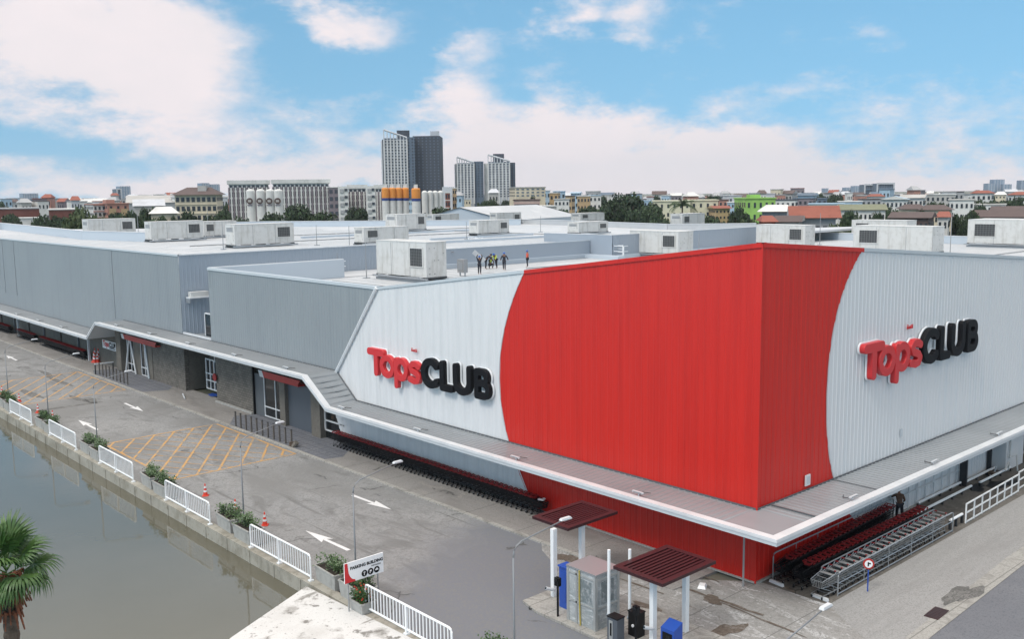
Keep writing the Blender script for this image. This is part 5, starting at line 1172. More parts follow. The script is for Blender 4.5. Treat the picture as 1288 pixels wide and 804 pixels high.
ob = thing('orange_bollard', 'x', 'bollard'); MB().lathe([(.11, 0), (.11, 1.08), (.09, 1.12)], M['orange'], 12).build('tube', ob); MB().lathe([(.17, 0), (.17, .02)], M['steel'], 12).build('base_plate', ob)
pb = [on('z', 0, *q) for q in ((171, 467.5), (191.5, 474.5), (356, 529.5), (392, 541.5))]
for i, P_ in enumerate(pb):
    o = ob if i == 0 else copy_tree(ob); o.location = P_
    tag(o, ['orange bollard left of the far glass entrance', 'orange bollard right of the far glass entrance', 'orange bollard beside the near glass door', 'orange bollard beyond the slate shutter door'][i], 'bollard', 'orange bollards at the entrances')
tp = blob(1.0, 54.6, .5, 1.0, .05, 12, M['blue'], 'blue_tarp'); del tp['kind']; tag(tp, 'crumpled blue tarpaulin on the floor below the white gate window', 'tarp')
b = MB().tube([(-.2, 52.2, 2.1), (-.27, 52.2, 2.1)], .33, M['trolleyred'], 16); tag(b.build('round_sign'), 'round red disc sign at the left end of the brick wall', 'sign')
tag(MB().tube([(-1.6, 55.2, .06), (-1.0, 57.0, .1)], .06, M['lampwhite'], 6).build('fallen_pole'), 'short white tube lying on the pavement before the recess', 'tube')
tag(MB().tube([(-2.9, 34.7, .0), (-2.75, 34.5, .35)], .18, M['block'], 8).lathe([(.2, 0), (.16, .3)], M['bark'], 10, (-2.85, 35.0, 0)).build('sack_pile'), 'small brown sacks left at the end of the near post row', 'sacks')

# ------------------------------------------------------------------ foreground fan palm
def fanleaf(seed, size, droop):
    """blade folded fan, petiole at origin, growing along +x"""
    rr = random.Random(seed); b = MB(); b.tube([(0, 0, 0), (size*.35, 0, size*.10), (size*.7, 0, size*.04)], .018, M['palm'], 5, .012)
    n = 34; base = Vector((size*.7, 0, size*.04))
    for k in range(n):
        a = radians(-128+256*k/(n-1)); ln = size*(.78+.22*cos(a))*rr.uniform(.92, 1.05); w = size*.050
        d = Vector((cos(a), sin(a), .10+.10*(k % 2))); s = Vector((-sin(a), cos(a), 0)); segs = 7; pts = []
        for q in range(segs+1):
            f = q/segs; p = base+d*ln*f*(1-.22*f*f*droop); p.z -= droop*ln*(.18*f*f+.62*max(0, f-.55)**1.5*1.8)
            ww = w*(.42+1.0*f if f < .55 else 2.1*(1-f)+.01); pts.append((p-s*ww, p+Vector((0, 0, .012*(1 if f < .7 else 0))), p+s*ww))
        for q in range(segs):
            b.face([pts[q][0], pts[q+1][0], pts[q+1][1], pts[q][1]], M['palm']); b.face([pts[q][1], pts[q+1][1], pts[q+1][2], pts[q][2]], M['palm'])
    return b
TP = 21.5
base_top = at(10, 742, TP)
palm = thing('fan_palm', 'fan palm with drooping green leaves and rust red dead bases at lower left', 'palm tree', (base_top.x, base_top.y, -.1))
HT = base_top.z+.1
prof = [(.26, 0), (.2, .5)]
for k in range(34): z = .6+k*(HT-.5)/34; prof += [(.165+.012*(k % 2), z), (.155, z+.1)]
MB().lathe(prof, M['bark'], 12).build('trunk', palm, (0, 0, 0))
b = MB(); rr = random.Random(3)
for k in range(80):
    a = rr.uniform(0, 6.28); z = HT-.15+rr.uniform(-.45, .5); o_ = Vector((cos(a), sin(a), 0)); l = rr.uniform(.2, .5); p0 = Vector((0, 0, z))+o_*.1
    b.tube([p0, p0+o_*l*.5+Vector((0, 0, .10)), p0+o_*l*.8+Vector((0, 0, -l*rr.uniform(.3, .8)))], .045, M['palmdry'], 5, .018)
b.build('dead_leaf_bases', palm)
# (angle about the trunk relative to image-right, elevation, size, droop)
FR = [(0, -8, .86, 1.15), (25, 12, .95, .9), (-35, 5, .95, 1.0), (60, 30, .9, .7), (95, 58, .95, .35), (150, 45, .9, .5), (200, 20, .95, .8), (235, -5, .9, 1.1), (-75, 30, .9, .8), (-120, 10, .9, 1.0), (-150, 40, .9, .6), (170, -15, .85, 1.2),
      (10, 38, .85, .6), (-15, 60, .8, .4), (120, 10, .95, 1.0), (60, -8, .8, 1.1), (-60, -8, .8, 1.1), (270, 66, .8, .3), (180, 70, .8, .3), (-95, -15, .85, 1.2)]
RHa = math.atan2(RH.y, RH.x)
for k, (a, el, s_, dr_) in enumerate(FR):
    o = fanleaf(k, s_*.84, dr_).build('frond', palm, (0, 0, HT+.30+.26*max(0, el)/60)); o.rotation_euler = (radians(R.uniform(-15, 15)), -radians(el), RHa+radians(a))

# ------------------------------------------------------------------ trees behind the store
def crown_mesh(seed, n, kind):
    rr = random.Random(seed); b = MB(); lob = []
    for k in range(26):
        a = rr.uniform(0, 6.28); e_ = rr.uniform(-.3, 1.0)
        q_ = rr.uniform(.1, .8); lob.append((Vector((cos(a)*q_, sin(a)*q_, .80-.22*q_*q_+rr.uniform(-.22, .06))), rr.uniform(.16, .32)))
    mats = {'a': ('tree_a', 'tree_b'), 'b': ('tree_b', 'tree_a'), 'c': ('tree_c', 'tree_b')}[kind]
    for k in range(n):
        c, r_ = rr.choice(lob); v = Vector((rr.gauss(0, 1), rr.gauss(0, 1), rr.gauss(0, 1))).normalized()
        v.z *= .75; p = c+v*r_*rr.uniform(.6, 1.08); s_ = rr.uniform(.022, .05)
        t1 = v.cross(Vector((rr.gauss(0, 1), rr.gauss(0, 1), rr.gauss(0, 1)))).normalized(); t2 = (v*.6+Vector((rr.gauss(0, .5), rr.gauss(0, .5), rr.gauss(0, .5)))).cross(t1).normalized()
        b.face([p-t1*s_-t2*s_*.6, p+t1*s_*.3-t2*s_, p+t1*s_+t2*s_*.5, p-t1*s_*.3+t2*s_], M[mats[0] if rr.random() < .65 else mats[1]])
    for c, r_ in lob: pass
    return b.mesh('crown')
CM = {(k, v): crown_mesh(10+v+{'a': 0, 'b': 5, 'c': 9}[k], 5200, k) for k in 'abc' for v in range(2)}
def limbs():
    b = MB(); b.tube([(0, 0, 0), (.02, .01, .3), (0, 0, .6)], .05, M['bark'], 7, .03)
    for a in (0, 1.3, 2.6, 3.9, 5.2): b.tube([(0, 0, .3), (.2*cos(a), .2*sin(a), .5), (.45*cos(a), .45*sin(a), .75)], .022, M['bark'], 5, .01)
    return b.mesh('trunk')
TM = limbs(); tcount = 0
def tree(label, px, ytop, wpx, t, kind='a', z0=0):
    global tcount; p = at(px, ytop, t); h = p.z-z0; w = wpx*t/F/2/.95*1.25; tcount += 1
    T_ = thing('broadleaf_tree', label, 'tree', (p.x, p.y, z0), R.uniform(0, 6.28), 'trees behind the store')
    for n_, me, s_ in (('trunk', TM, (w, w, h)), ('crown', CM[(kind, tcount % 2)], (w, w, h/1.02))):
        o = bpy.data.objects.new(n_, me); COL.objects.link(o); o.parent = T_; o.scale = s_
for a in [(12,272,40,270,'a','dark tree at the left edge below the brown roof'),(52,270,26,255,'b','small tree between the two brown roofed blocks'),(76,276,36,250,'a','dark bushy tree below the second brown roof'),
          (106,257,44,240,'c','tall olive green tree left of the pink apartment block'),(132,277,36,232,'b','low green tree under the pink apartment block'),(166,264,34,250,'b','tree right of the pink apartment block'),(184,262,28,262,'a','dark tree left of the white hipped shed'),
          (206,271,34,235,'b','low tree in front of the white hipped shed'),(236,266,32,225,'a','dark tree before the brown roofed cream block'),(262,271,36,225,'a','low dark tree below the brown roofed cream block'),(282,262,22,300,'b','tree between cream block and long grey apartments'),
          (300,272,26,240,'b','leafy tree below the white silo row'),(345,268,36,250,'a','tree right in front of the white painted silos'),(376,256,46,260,'a','large dark tree before the long grey apartments'),(404,264,40,262,'b','tree before the right half of the long grey apartments'),
          (448,260,26,330,'a','tree between the two apartment ends'),(556,262,60,262,'a','broad dark tree behind the gabled roof left slope'),(672,262,34,262,'a','dark tree below the salmon coloured low building'),(684,258,24,285,'b','tree beside the cream block right of the towers'),
          (710,264,34,265,'b','tree below the blue and white houses'),(737,262,34,270,'a','dark tree left of the biggest tree'),(770,252,52,300,'a','left half of the biggest dark tree mass'),(790,244,62,300,'a','biggest dark tree behind the air handlers'),
          (812,258,40,290,'b','right flank of the biggest dark tree'),(832,272,40,240,'b','low green tree before the pale yellow building'),(893,270,36,245,'b','low tree at the right end of the pale yellow building'),(929,261,30,240,'a','round dark tree left of the green building'),
          (948,273,34,235,'c','low bright green tree before the green building'),(966,275,24,230,'b','small green tree before the round roofed house'),(1052,279,36,200,'c','olive tree right of the orange roofed house'),(1076,280,30,205,'b','green tree below the mossy roofed row houses'),
          (1138,277,34,215,'b','green tree left of the brown hip roofed house'),(1176,252,34,330,'b','tree behind the brown hip roofed house'),(1200,268,26,250,'b','green tree right of the brown hip roofed house'),(1223,248,30,360,'b','green tree under the red hipped roof'),(1246,252,26,340,'a','dark tree near the balcony building'),
          (1271,250,30,380,'b','tree at the right edge among the roofs')]:
    px, yt, w, t, k, lab = a; tree(lab, px, yt, w, t, k)
TRJ = random.Random(77)
for i in range(64):
    px = TRJ.choice((TRJ.uniform(0, 285), TRJ.uniform(660, 820), TRJ.uniform(900, 1290), TRJ.uniform(1040, 1290)))
    if 936 < px < 978 or 1000 < px < 1050: continue
    t = TRJ.uniform(215, 420); yt = 250.5-.009*px+17*1208/t*.30+TRJ.uniform(-3, 4)
    tree('dark tree crown among the nearer town roofs, %s of the scattered trees' % ordn(i), px, yt, TRJ.uniform(14, 30), t, TRJ.choice('aaab'))
# feathery palm
P_ = at(858, 258, 250); T_ = thing('feather_palm', 'feathery palm rising before the pale yellow building', 'palm tree', (P_.x, P_.y, 0))
MB().tube([(0, 0, 0), (.1, 0, P_.z)], .25, M['bark'], 8, .18).build('trunk', T_); rr = random.Random(9)
for k in range(16):
    b = MB(); a = 6.28*k/16+rr.uniform(-.2, .2); el = rr.uniform(.1, 1.0); L_ = 4.6; prev = None
    for q in range(9):
        f = q/8; r_ = L_*f*cos(el)*(1-.1*f); p = Vector((r_*cos(a), r_*sin(a), P_.z+L_*f*sin(el)-L_*.55*f*f*(1.1-el*.4)))
        if prev is not None:
            b.tube([prev, p], .05, M['tree_b'], 4); s_ = Vector((-sin(a), cos(a), 0))
            for sg_ in (-1, 1):
                for g in (.2, .7): m_ = prev.lerp(p, g); b.face([m_, m_+(p-prev).normalized()*.18, m_+s_*sg_*1.0*(1-f*.5)+(p-prev)*.5+Vector((0, 0, -.45))], M['tree_b'])
        prev = p
    b.build('frond', T_)

# ------------------------------------------------------------------ city beyond
CM_ = {}
def cm(name, col, rough=.75):
    if name not in CM_: CM_[name] = mat('city_'+name, col, rough, noise=[(.15, tuple(v*.75 for v in col), .45, .7), (.8, tuple(v*.7 for v in col), .55, .75)])
    return CM_[name]
cream = cm('cream', (.60, .53, .40)); cwhite = cm('white', (.62, .62, .60)); cgrey = cm('grey', (.34, .35, .36)); cblue = cm('pale_blue', (.34, .47, .58)); csal = cm('salmon', (.40, .20, .155)); cbr = cm('brown_red', (.15, .050, .038))
cterra = cm('terracotta', (.25, .070, .042)); cbrown = cm('brown_tile', (.09, .06, .055)); cgreen = cm('lime', (.28, .50, .12)); cyel = cm('pale_yellow', (.58, .56, .42)); corange = cm('ochre', (.42, .30, .17)); cslate = cm('slate_blue', (.10, .14, .19)); cdark = cm('dark_slate', (.045, .055, .075)); cwin = mat('city_window', (.03, .036, .045), .25)
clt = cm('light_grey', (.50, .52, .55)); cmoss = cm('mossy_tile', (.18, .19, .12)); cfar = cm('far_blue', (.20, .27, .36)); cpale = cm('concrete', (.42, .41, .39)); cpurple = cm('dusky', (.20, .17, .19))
def bld(name, label, x0, x1, ytop, t, depth, wall, roof='flat', rmat=None, floors=0, cols=0, wm=None, rot=0., z0=0, cat='building', win=(.62, .5), zlow=None, rh=None, group=None, over=.3, bands=None, side=True, rth=.35):
    """box whose front spans px x0..x1 with its eaves at ytop, at distance t along the view"""
    A, B_ = at(x0, ytop, t), at(x1, ytop, t); W_ = (B_-A).length*(1/cos(rot)); H = (A.z+B_.z)/2-z0; mid = (A+B_)/2
    T_ = thing(name, label, cat, (mid.x, mid.y, z0), YAW-pi/2+rot+math.atan2(CX-(x0+x1)/2, F), group)
    w = MB().bx(-W_/2, W_/2, 0, depth, 0, H, wall).build('wall', T_)
    if roof == 'flat':
        MB().bx(-W_/2-over, W_/2+over, -over, depth+over, H+.002, H+rth, rmat or wall).build('roof', T_)
    else:
        h = rh if rh else W_*.16; o_ = over+.4; P = [Vector((-W_/2-o_, -o_, H)), Vector((W_/2+o_, -o_, H)), Vector((W_/2+o_, depth+o_, H)), Vector((-W_/2-o_, depth+o_, H))]
        inset = min(W_*.3, depth*.5) if roof == 'hip' else 0
        if roof == 'gablefront':
            a, c = Vector((0, -o_, H+h)), Vector((0, depth+o_, H+h)); fs = [[P[0], a, c, P[3]], [P[1], P[2], c, a], [P[0], P[1], a], [P[2], P[3], c]]
        else:
            a, c = Vector((-W_/2-o_+inset, depth/2, H+h)), Vector((W_/2+o_-inset, depth/2, H+h)); fs = [[P[0], P[1], c, a], [P[2], P[3], a, c], [P[1], P[2], c], [P[3], P[0], a]]
        rb = MB()
        for k, f in enumerate(fs): rb.face(f, (wall if (roof != 'hip' and k > 1) else rmat))
        rb.face([p+Vector((0, 0, -.02)) for p in P[::-1]], rmat); rb.build('roof', T_)
    if bands:
        b = MB()
        for k in range(floors+1): z = (zlow or 0)+(H-(zlow or 0))*k/max(floors, 1); b.bx(-W_/2-.05, W_/2+.05, -.25, -.003, z-.3, z+.05, bands)
        b.build('floor_bands', T_)
    if floors and cols:
        zl = zlow if zlow is not None else H*.1; fh = (H-zl)/floors; cw_ = W_/cols; ww, wh = cw_*win[0], fh*win[1]
        me = MB().bx(-ww/2, ww/2, -.12, -.004, 0, wh, wm or cwin).mesh('window'); cnt_ = 0; extra = MB()
        for f in range(floors-1, -1, -1):
            for c in range(cols):
                x, z = -W_/2+cw_*(c+.5), zl+fh*f+fh*(1-win[1])*.45
                if cnt_ < 100: o = bpy.data.objects.new('window', me); COL.objects.link(o); o.parent = T_; o.location = (x, 0, z); cnt_ += 1
                else: extra.bx(x-ww/2, x+ww/2, -.12, -.004, z, z+wh, wm or cwin)
        if extra.v: extra.build('window', T_)['kind'] = 'stuff'
        if side and rot:
            s_ = 1 if rot < 0 else -1; nd = min(6, max(2, int(depth/cw_)))
            for f in range(min(floors, 5)):
                for c in range(nd): MB().bx(s_*(W_/2+.004), s_*(W_/2+.12), depth*(c+.3)/nd, depth*(c+.75)/nd, zl+fh*f+fh*.3, zl+fh*f+fh*.7, cwin).build('window', T_)
    return T_, W_, H
# left
bld('warehouse', 'long brown red hall with white base at the far left', -12, 46, 263, 330, 30, cbr, 'flat', cgrey, 0, 0)
bld('low_building', 'white strip building below the leftmost brown red hall', 6, 47, 275, 320, 8, cwhite, 'flat', cwhite, 1, 8, None, 0, zlow=2)
bld('warehouse', 'second brown red hall right of the leftmost one', 63, 96, 264, 320, 24, cbr, 'flat', cwhite, 0, 0)
bld('apartment_block', 'pink white apartment wing with rows of dark balconies', 118, 137, 257.5, 360, 14, cwhite, 'flat', csal, 4, 4, None, .2, zlow=5, win=(.5, .5), bands=csal)
T_, W_, H = bld('apartment_block', 'salmon and beige apartment block with red centre bay', 136, 161, 256.5, 358, 14, csal, 'flat', csal, 4, 3, None, .2, zlow=5, win=(.3, .4))
MB().bx(-W_/2+.5, -W_/2+W_*.38, -.35, -.01, 0, H-1.6, corange).bx(W_*.12, W_/2-.3, -.35, -.01, 0, H-1.8, corange).build('beige_panel', T_); MB().bx(-W_*.5, -W_*.1, 2, 8, H+.36, H+1.6, csal).build('penthouse', T_)
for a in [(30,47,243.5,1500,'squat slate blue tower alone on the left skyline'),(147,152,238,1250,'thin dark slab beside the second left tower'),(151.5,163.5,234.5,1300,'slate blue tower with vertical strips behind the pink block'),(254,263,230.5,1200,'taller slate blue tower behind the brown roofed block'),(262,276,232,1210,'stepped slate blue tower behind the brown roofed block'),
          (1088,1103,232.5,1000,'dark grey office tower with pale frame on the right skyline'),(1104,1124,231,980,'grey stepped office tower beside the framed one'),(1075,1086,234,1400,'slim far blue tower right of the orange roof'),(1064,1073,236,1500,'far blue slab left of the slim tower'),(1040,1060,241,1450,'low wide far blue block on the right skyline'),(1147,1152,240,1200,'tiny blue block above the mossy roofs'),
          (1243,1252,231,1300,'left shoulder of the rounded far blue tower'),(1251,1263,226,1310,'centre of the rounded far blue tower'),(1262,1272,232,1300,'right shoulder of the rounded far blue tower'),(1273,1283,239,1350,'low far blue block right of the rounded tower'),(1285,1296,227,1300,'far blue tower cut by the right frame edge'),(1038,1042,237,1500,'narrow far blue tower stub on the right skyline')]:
    x0, x1, yt, t, lab = a; dk = 'dark' in lab or 'office' in lab
    fl_ = max(3, int((255-yt)/1.6)); TT = bld('tower_block', lab, x0, x1, yt, t, 22, cslate if dk else cfar, 'flat', None, fl_, max(2, int((x1-x0)/2.6)), cdark if dk else clt, .25, zlow=8, win=(.5, .45), over=0, side=False)
    if dk:
        _, W_, H = TT; b = MB(); b.bx(-W_/2-.5, -W_/2+.9, -1.2, -.2, 0, H+1, clt).bx(W_/2-.9, W_/2+.5, -1.2, -.2, 0, H+1, clt).bx(-W_/2+.9, W_/2-.9, -1.2, -.2, H-.6, H+1, clt)
        for k in range(1, 4): b.bx(-W_/2+.9, W_/2-.9, -.9, -.2, H*k/4, H*k/4+.7, cfar)
        b.build('facade_frame', TT[0])
bld('shed', 'low grey hall roofs behind the white hipped shed', 162, 222, 255, 520, 40, cgrey, 'gable', cpale, 0, 0, rh=4)
bld('shed', 'curved pale roof hall further behind on the left', 170, 205, 259, 430, 25, cpale, 'gable', clt, 0, 0, rh=3)
bld('house', 'white hipped roof shed before the brown roofed cream block', 191, 222, 268.5, 255, 18, cream, 'hip', cwhite, 1, 6, None, 0, rh=1.7, zlow=4)
T_, W_, H = bld('apartment_block', 'cream four storey block with brown hipped roof', 221, 271, 245, 300, 20, cream, 'hip', cbrown, 5, 8, None, -.12, zlow=3.5, rh=2.4, win=(.62, .5), bands=cream, over=.8)
MB().bx(W_*.02, W_*.22, 4, 12, H+.2, H+2.8, cpale).build('roof_tank_room', T_)
def longblock(label, x0, x1, yt, t, cols, floors=7):
    T_, W_, H = bld('apartment_block', label, x0, x1, yt, t, 18, cwhite, 'flat', cwhite, floors, cols, cdark, 0, zlow=2, win=(.62, .72), over=.7, rth=1.6)
    b = MB()
    for k in range(cols*2+1): x = -W_/2+W_*k/(cols*2); b.bx(x-.3, x+.3, -.45, -.005, 1, H-1.4, cwhite if k % 2 else cpurple)
    b.build('ribs', T_); return T_, W_, H
longblock('long grey ribbed apartment block, left section with overhanging flat roof', 288.5, 337, 231.5, 400, 9)
longblock('long grey ribbed apartment block, right section beside the white stair end', 344, 413, 230.5, 400, 13)
T_, W_, H = bld('apartment_block', 'narrow brown and grey end bay of the long apartment block', 413, 426, 236, 398, 18, cpurple, 'flat', cwhite, 6, 2, cdark, 0, zlow=2)
for x0, x1, yt, lab in ((425, 438, 235.5, 'white zigzag stair end of the long apartment block'), (460, 472, 235, 'white zigzag stair end of the second apartment block')):
    T_, W_, H = bld('stair_tower', lab, x0, x1, yt, 395, 10, cwhite, 'flat', None, 0, 0, over=0)
    b = MB()
    for k in range(7): b.bx(-W_*.32, W_*.05, -.3, -.01, H*(k+.2)/7, H*(k+.75)/7, cgrey); b.bx(W_*.12, W_*.40, -.3, -.01, H*(k+.45)/7, H*(k+.8)/7, cdark)
    b.build('window', T_)
longblock('second grey ribbed apartment block behind the silos, left part', 438.5, 460, 237, 410, 4); longblock('second grey ribbed apartment block behind the silos, right part', 472, 484, 237, 412, 3)
# silos
def silo(label, px, w, ytop, t, bands, logo=False):
    P_ = at(px, ytop, t); r_ = w*t/F/2; H = P_.z; T_ = thing('silo', label, 'silo', (P_.x, P_.y, 0), YAW-pi/2)
    MB().lathe([(r_, 0), (r_, H*.98), (r_*.75, H), (r_*.2, H+.2)], cwhite, 18).build('shell', T_, smooth=False)
    if bands:
        z1, z2, z3 = bands; Z = lambda y: at(px, y, t).z
        MB().lathe([(r_+.03, Z(z2)), (r_+.03, Z(z1)), (r_*.8, Z(z1)+.3)], corr, 18).build('orange_band', T_); MB().lathe([(r_+.03, Z(z3)), (r_+.03, Z(z2)-.02)], cnavy, 18).build('blue_band', T_)
        MB().bx(-.5, .5, -.5, .5, H, H+1.3, cwhite).build('top_hatch', T_)
    if logo:
        d = MB().tube([(0, -r_-.02, H*.82), (0, -r_-.25, H*.82)], r_*.72, cbrown, 14).build('round_emblem', T_); MB().box((0, -r_-.28, H*.82), (r_*.7, .05, r_*.5), cpale).build('emblem_mark', d)
        MB().box((0, -r_-.06, H*.82-r_*.95), (r_*1.2, .1, .3), cpurple).build('emblem_line', T_)
corr = cm('silo_orange', (.68, .26, .05)); cnavy = cm('silo_blue', (.03, .06, .22))
for i, px in enumerate((484.5, 493, 501, 509.5)): silo('orange and blue topped white silo, %s of the row from the left' % ordn(i), px, 9, 237.5, 262+i, (237.5, 249, 252.3))
silo('orange and blue topped white silo standing apart at the right of its row', 523, 11, 238, 262, (238, 249.5, 253))
for i, px in enumerate((534, 541, 547.5, 554)): silo('plain tall white silo right of the orange topped ones, %s from the left' % ordn(i), px, 7.5, 240.5, 275+i, None)
for i, px in enumerate((315, 327.5, 339.5, 350)): silo('white silo with round dark emblem before the long apartments, %s from the left' % ordn(i), px, 11, 238.5, 290, None, True)
# the two tower clusters
def tower(label, x0, x1, yt, t, depth, wall, ribs, floors, cols, rot=0, crown=None, wm=None, win=(.42, .5)):
    T_, W_, H = bld('tower_block', label, x0, x1, yt, t, depth, wall, 'flat', None, floors, cols, wm or cdark, rot, zlow=14, win=win, over=.0, side=False)
    if ribs:
        b = MB()
        for k in range(cols+1): x = -W_/2+W_*k/cols; b.bx(x-.32, x+.32, -.7, -.01, 10, H, ribs)
        b.build('ribs', T_)
    if crown:
        h0, h1 = crown; b = MB(); n = 7      # slanted open frame above the roof
        for k in range(n+1): x = -W_/2+W_*k/n; b.bx(x-.3, x+.3, -.6, .2, H, H+h0+(h1-h0)*k/n, clt)
        P0, P1 = Vector((-W_/2, -.2, H+h0)), Vector((W_/2, -.2, H+h1)); b.tube([P0, P1], .6, clt, 4); b.bx(-W_/2, W_/2, 1.0, 1.4, H, H+min(h0, h1)*.8, cslate); b.build('crown_frame', T_)
    return T_, W_, H
tower('light ribbed left wing of the tallest tower with slanted crown', 483, 511.5, 176, 620, 22, clt, cwhite, 20, 7, .10, (6.5, 1.5))
tower('dark slate right wing of the tallest tower', 519, 553, 171.5, 628, 24, cdark, None, 21, 7, -.1, None, cslate, (.30, .4))
tower('narrow dark core between the wings of the tallest tower', 511, 521, 173, 622, 20, cslate, None, 20, 2, 0, None, cdark)
bld('roof_room', 'dark roof block on the left wing of the tallest tower', 499, 515, 164.5, 634, 10, cdark, 'flat', None, 0, 0, over=0); bld('roof_room', 'pale slanted roof frame at the right end of the tallest tower', 541, 552.5, 165.5, 640, 6, clt, 'flat', None, 0, 0, over=0)
tower('stepped narrow balcony edge left of the tallest tower', 480.5, 484, 176, 625, 10, cdark, None, 16, 1)
tower('light ribbed wing of the middle tower with slanted crown', 575, 596, 206, 640, 20, clt, cwhite, 14, 5, .1, (4.5, .8)); tower('dark slate wing of the middle tower', 595.5, 608, 203.5, 642, 20, cslate, None, 14, 3, 0, None, cdark)
tower('white stair shaft between the middle and the right tower', 608.5, 615, 206, 645, 14, cwhite, None, 0, 0)
tower('light ribbed face of the right tower with slanted crown', 614, 641, 205, 638, 20, clt, cwhite, 14, 6, .0, (5.5, 1.2)); tower('dark slate edge of the right tower', 641, 648, 205, 640, 22, cdark, None, 14, 2, 0, None, cslate); bld('roof_room', 'dark roof block on top of the right tower', 620, 634, 194, 648, 8, cdark, 'flat', None, 0, 0, over=0)
bld('apartment_block', 'pale blue grey block between the tallest and the middle tower', 556, 571, 236, 500, 14, clt, 'flat', None, 0, 0, over=0)
bld('house', 'small red and white balconied house between the tower pairs', 560, 566, 242, 430, 10, cterra, 'flat', cwhite, 4, 2, None, bands=cwhite, zlow=4)
bld('house', 'small ochre house left of the middle tower', 569, 574, 237, 440, 10, corange, 'flat', cwhite, 5, 2, None, zlow=4)
# centre right
bld('apartment_block', 'cream block with grey window pairs right of the right tower', 648, 686, 236, 430, 20, cream, 'flat', cpale, 3, 6, cslate, .15, zlow=15, win=(.5, .42))
bld('low_building', 'salmon coloured long low building with dark strip windows', 646, 679, 252, 350, 16, cm('pale_salmon', (.50, .36, .32)), 'flat', cbrown, 3, 1, None, zlow=3, win=(.94, .35))
for a in [(684,692,240,470,cblue,'flat',cwhite,'pale blue town house right of the cream block'),(691,702,243,450,corange,'flat',cwhite,'ochre town house beside the pale blue one'),(701,711,241,480,cblue,'flat',cblue,'blue roofed town house in the centre jumble'),(697,716,251,390,cwhite,'flat',cpale,'white town house with blue windows in the centre jumble'),
          (711,719,247,420,corange,'flat',cbrown,'ochre house with dark roof in the centre jumble'),(718,728,243,470,cblue,'gable',cblue,'light blue gabled house in the centre jumble'),(726,742,247,440,corange,'flat',cwhite,'long ochre and white row house left of the big tree'),(741,756,246,460,cwhite,'flat',cblue,'white house with blue roof edge left of the big tree'),
          (680,700,260,310,cpale,'flat',cwhite,'pale low house among the trees below the blue houses'),(806,818,253,440,cblue,'flat',cblue,'small blue house right of the big tree'),
          (904,915,252,380,csal,'flat',cbrown,'salmon house with brown roof before the green building'),(915,938,255,370,cblue,'flat',cwhite,'pale blue balconied house left of the green building'),(900,918,262,320,corange,'gable',cterra,'low terracotta gabled house right of the pale yellow block')]:
    x0, x1, yt, t, w, rf, rm, lab = a; bld('house', lab, x0, x1, yt, t, 12, w, rf, rm, 3, max(2, int((x1-x0)/4)), None, R.uniform(-.2, .2), zlow=5, win=(.45, .4))
bld('apartment_block', 'pale yellow block behind the feathery palm, left section', 821, 868, 253.5, 330, 16, cyel, 'flat', cyel, 3, 6, None, .0, zlow=4.5, win=(.3, .42)); bld('apartment_block', 'pale yellow block behind the feathery palm, right section', 869, 903, 252.5, 332, 16, cyel, 'flat', cyel, 3, 4, None, .08, zlow=4.5, win=(.3, .42))
T_, W_, H = bld('apartment_block', 'bright green building with narrow windows', 939, 975, 250, 300, 16, cgreen, 'flat', cgreen, 3, 5, None, .25, zlow=3, win=(.35, .42)); MB().bx(-W_*.25, W_*.1, 4, 9, H+.3, H+1.3, cgreen).build('roof_room', T_)
T_, W_, H = bld('house', 'grey house with shallow white round roof', 959, 995, 266, 240, 14, cgrey, 'hip', cwhite, 1, 6, None, 0, zlow=4.5, rh=1.6, over=.8)
bld('house', 'grey house under the large orange tiled gable roof', 1000, 1050, 274, 215, 13, cgrey, 'gable', cterra, 1, 6, None, .06, zlow=4, rh=2.6, over=.8)
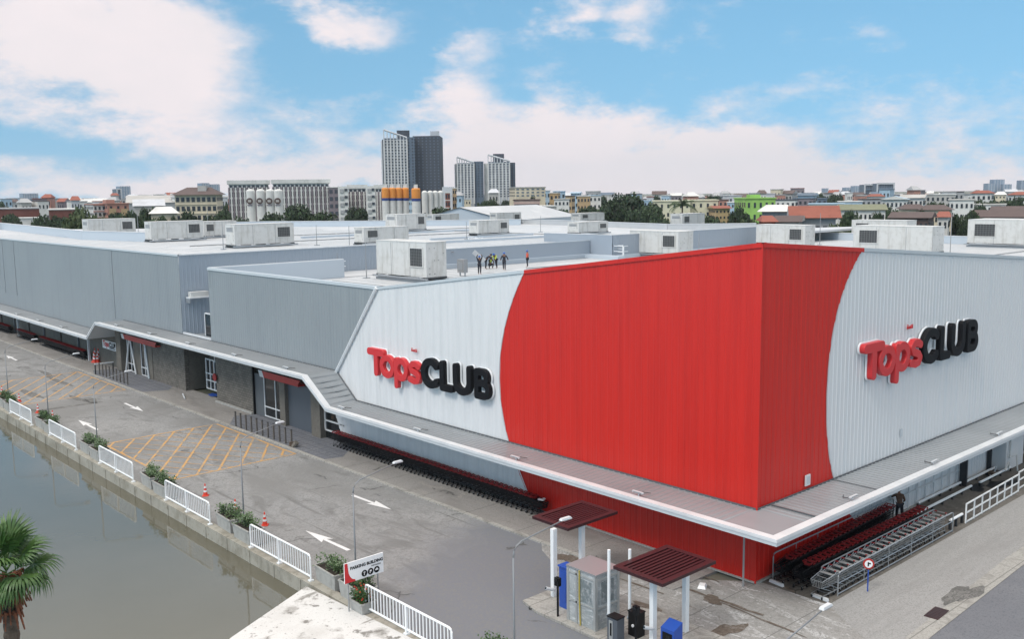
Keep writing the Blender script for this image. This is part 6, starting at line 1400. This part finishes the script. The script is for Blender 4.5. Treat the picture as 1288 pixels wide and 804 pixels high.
for a in [(976,1000,252,400,cwhite,'flat',cdark,'white row house behind the round roofed house'),(998,1022,250,420,cpurple,'flat',cslate,'dusky grey block behind the orange roof'),(1004,1024,246,440,cblue,'gable',cslate,'blue roofed hall above the orange roof'),(1018,1060,257,330,cwhite,'flat',cblue,'long pale blue roofed hall right above the orange roof'),(1022,1040,250,480,cslate,'flat',cslate,'dark blue roofed block on the right'),
          (1060,1112,264,270,cwhite,'gable',cmoss,'white row houses under a mossy green roof'),(1056,1084,254,400,cblue,'flat',cwhite,'pale blue long hall behind the mossy roof'),(1084,1108,251,420,cgrey,'flat',cbrown,'grey row behind the mossy roof'),(1094,1112,247,470,cwhite,'hip',cterra,'white house with red hipped roof under the office towers'),
          (1110,1140,251,330,cwhite,'gablefront',cblue,'white house with blue trimmed gable front'),(1134,1160,249,340,cwhite,'gable',cpale,'white house with grey gable roof beside the blue trimmed one'),
          (1137,1164,263,250,cream,'hip',cbrown,'cream house under the left brown hipped roof'),(1160,1196,264,245,cream,'hip',cbrown,'cream house under the right brown hipped roof'),(1122,1166,274,215,cbrown,'gable',cbrown,'dark brown low roof before the cream hipped houses'),(1196,1224,252,300,cwhite,'flat',cpale,'white balcony building with dark openings'),(1166,1200,245,420,cpale,'flat',cwhite,'pale concrete building with roof clutter on the right'),
          (1222,1262,258,330,cwhite,'flat',cpale,'white shop row with roof terraces on the right'),(1250,1284,265,270,cpale,'gable',cbrown,'low pale house with dark roof at the right'),(1223,1246,243,420,cwhite,'hip',cterra,'house under the red hipped roof on the right skyline'),(1270,1300,245,400,cwhite,'hip',cterra,'house with red roof at the right frame edge'),(1226,1290,273,235,cpurple,'gable',cbrown,'long dark brown roof behind the rightmost air handler'),
          (1180,1192,273,225,cwhite,'hip',cterra,'small red roofed house above the right air handlers'),(962,975,279,205,cterra,'hip',cterra,'low terracotta roof just above the roof edge'),(976,1004,279,208,cpale,'gable',cbrown,'low brown roofs before the round roofed house')]:
    x0, x1, yt, t, w, rf, rm, lab = a; bld('house', lab, x0, x1, yt, t, 12, w, rf, rm, 2 if yt > 262 else 3, max(2, int((x1-x0)/5)), None, R.uniform(-.12, .12), zlow=3, win=(.45, .4), rh=max(1.2, (x1-x0)*t/F*.13))
# the low far jumble of houses, each one its own
jc = [('white', cwhite), ('cream', cream), ('pale grey', clt), ('concrete grey', cpale), ('pale blue', cblue), ('dusky', cpurple), ('salmon', csal), ('grey', cgrey)]
rc = [('red', cterra), ('white', cwhite), ('brown', cbrown), ('grey', cgrey), ('blue', cslate), ('white', cwhite), ('grey', cgrey), ('pale', clt)]
JR = random.Random(21); xs = []
x = -10.
while x < 1300: xs.append(x); x += JR.uniform(3.5, 9)
for i, x in enumerate(xs):
    if 285 < x < 480 or 480 < x < 560 and JR.random() < .5: continue
    t = JR.uniform(480, 950); hy = 250.5-.0065*x; w = JR.uniform(6, 17); yt = hy+JR.uniform(-1.5, 5)-(JR.uniform(2, 6) if JR.random() < .13 else 0); cn, c = JR.choice(jc); rn, rm = JR.choice(rc); rf = JR.choice(('flat', 'gable', 'hip', 'flat'))
    bld('house', 'far %s house with %s %s roof, %s along the skyline from the left' % (cn, rn, {'flat': 'flat', 'gable': 'gabled', 'hip': 'hipped'}[rf], ordn(i)), x, x+w, yt, t, 14, c, rf, rm, 2, 3, None, JR.uniform(-.3, .3), zlow=5, win=(.4, .35), rh=2.2, group='small houses in the skyline jumble', side=False)
for i in range(60):
    px = JR.uniform(-10, 1300)
    if 290 < px < 480: continue
    t = JR.uniform(350, 800); tree('far small tree among the skyline houses, %s of the scattered ones' % ordn(i), px, 250-.0065*px+JR.uniform(0, 7), JR.uniform(10, 22), t, JR.choice('aab'))

# ------------------------------------------------------------------ the thin haze of the city air
hm = bpy.data.materials.new('haze'); hm.use_nodes = True; hn = hm.node_tree; hn.nodes.remove(hn.nodes['Principled BSDF'])
pv = hn.nodes.new('ShaderNodeVolumePrincipled'); pv.inputs['Color'].default_value = (.86, .90, .96, 1); pv.inputs['Density'].default_value = HAZE; pv.inputs['Anisotropy'].default_value = .2
hn.links.new(pv.outputs[0], hn.nodes['Material Output'].inputs['Volume'])
if HAZE: MB().bx(-3300, 4500, -1100, 4500, -3.2, 190, hm).build('haze', kind='stuff')
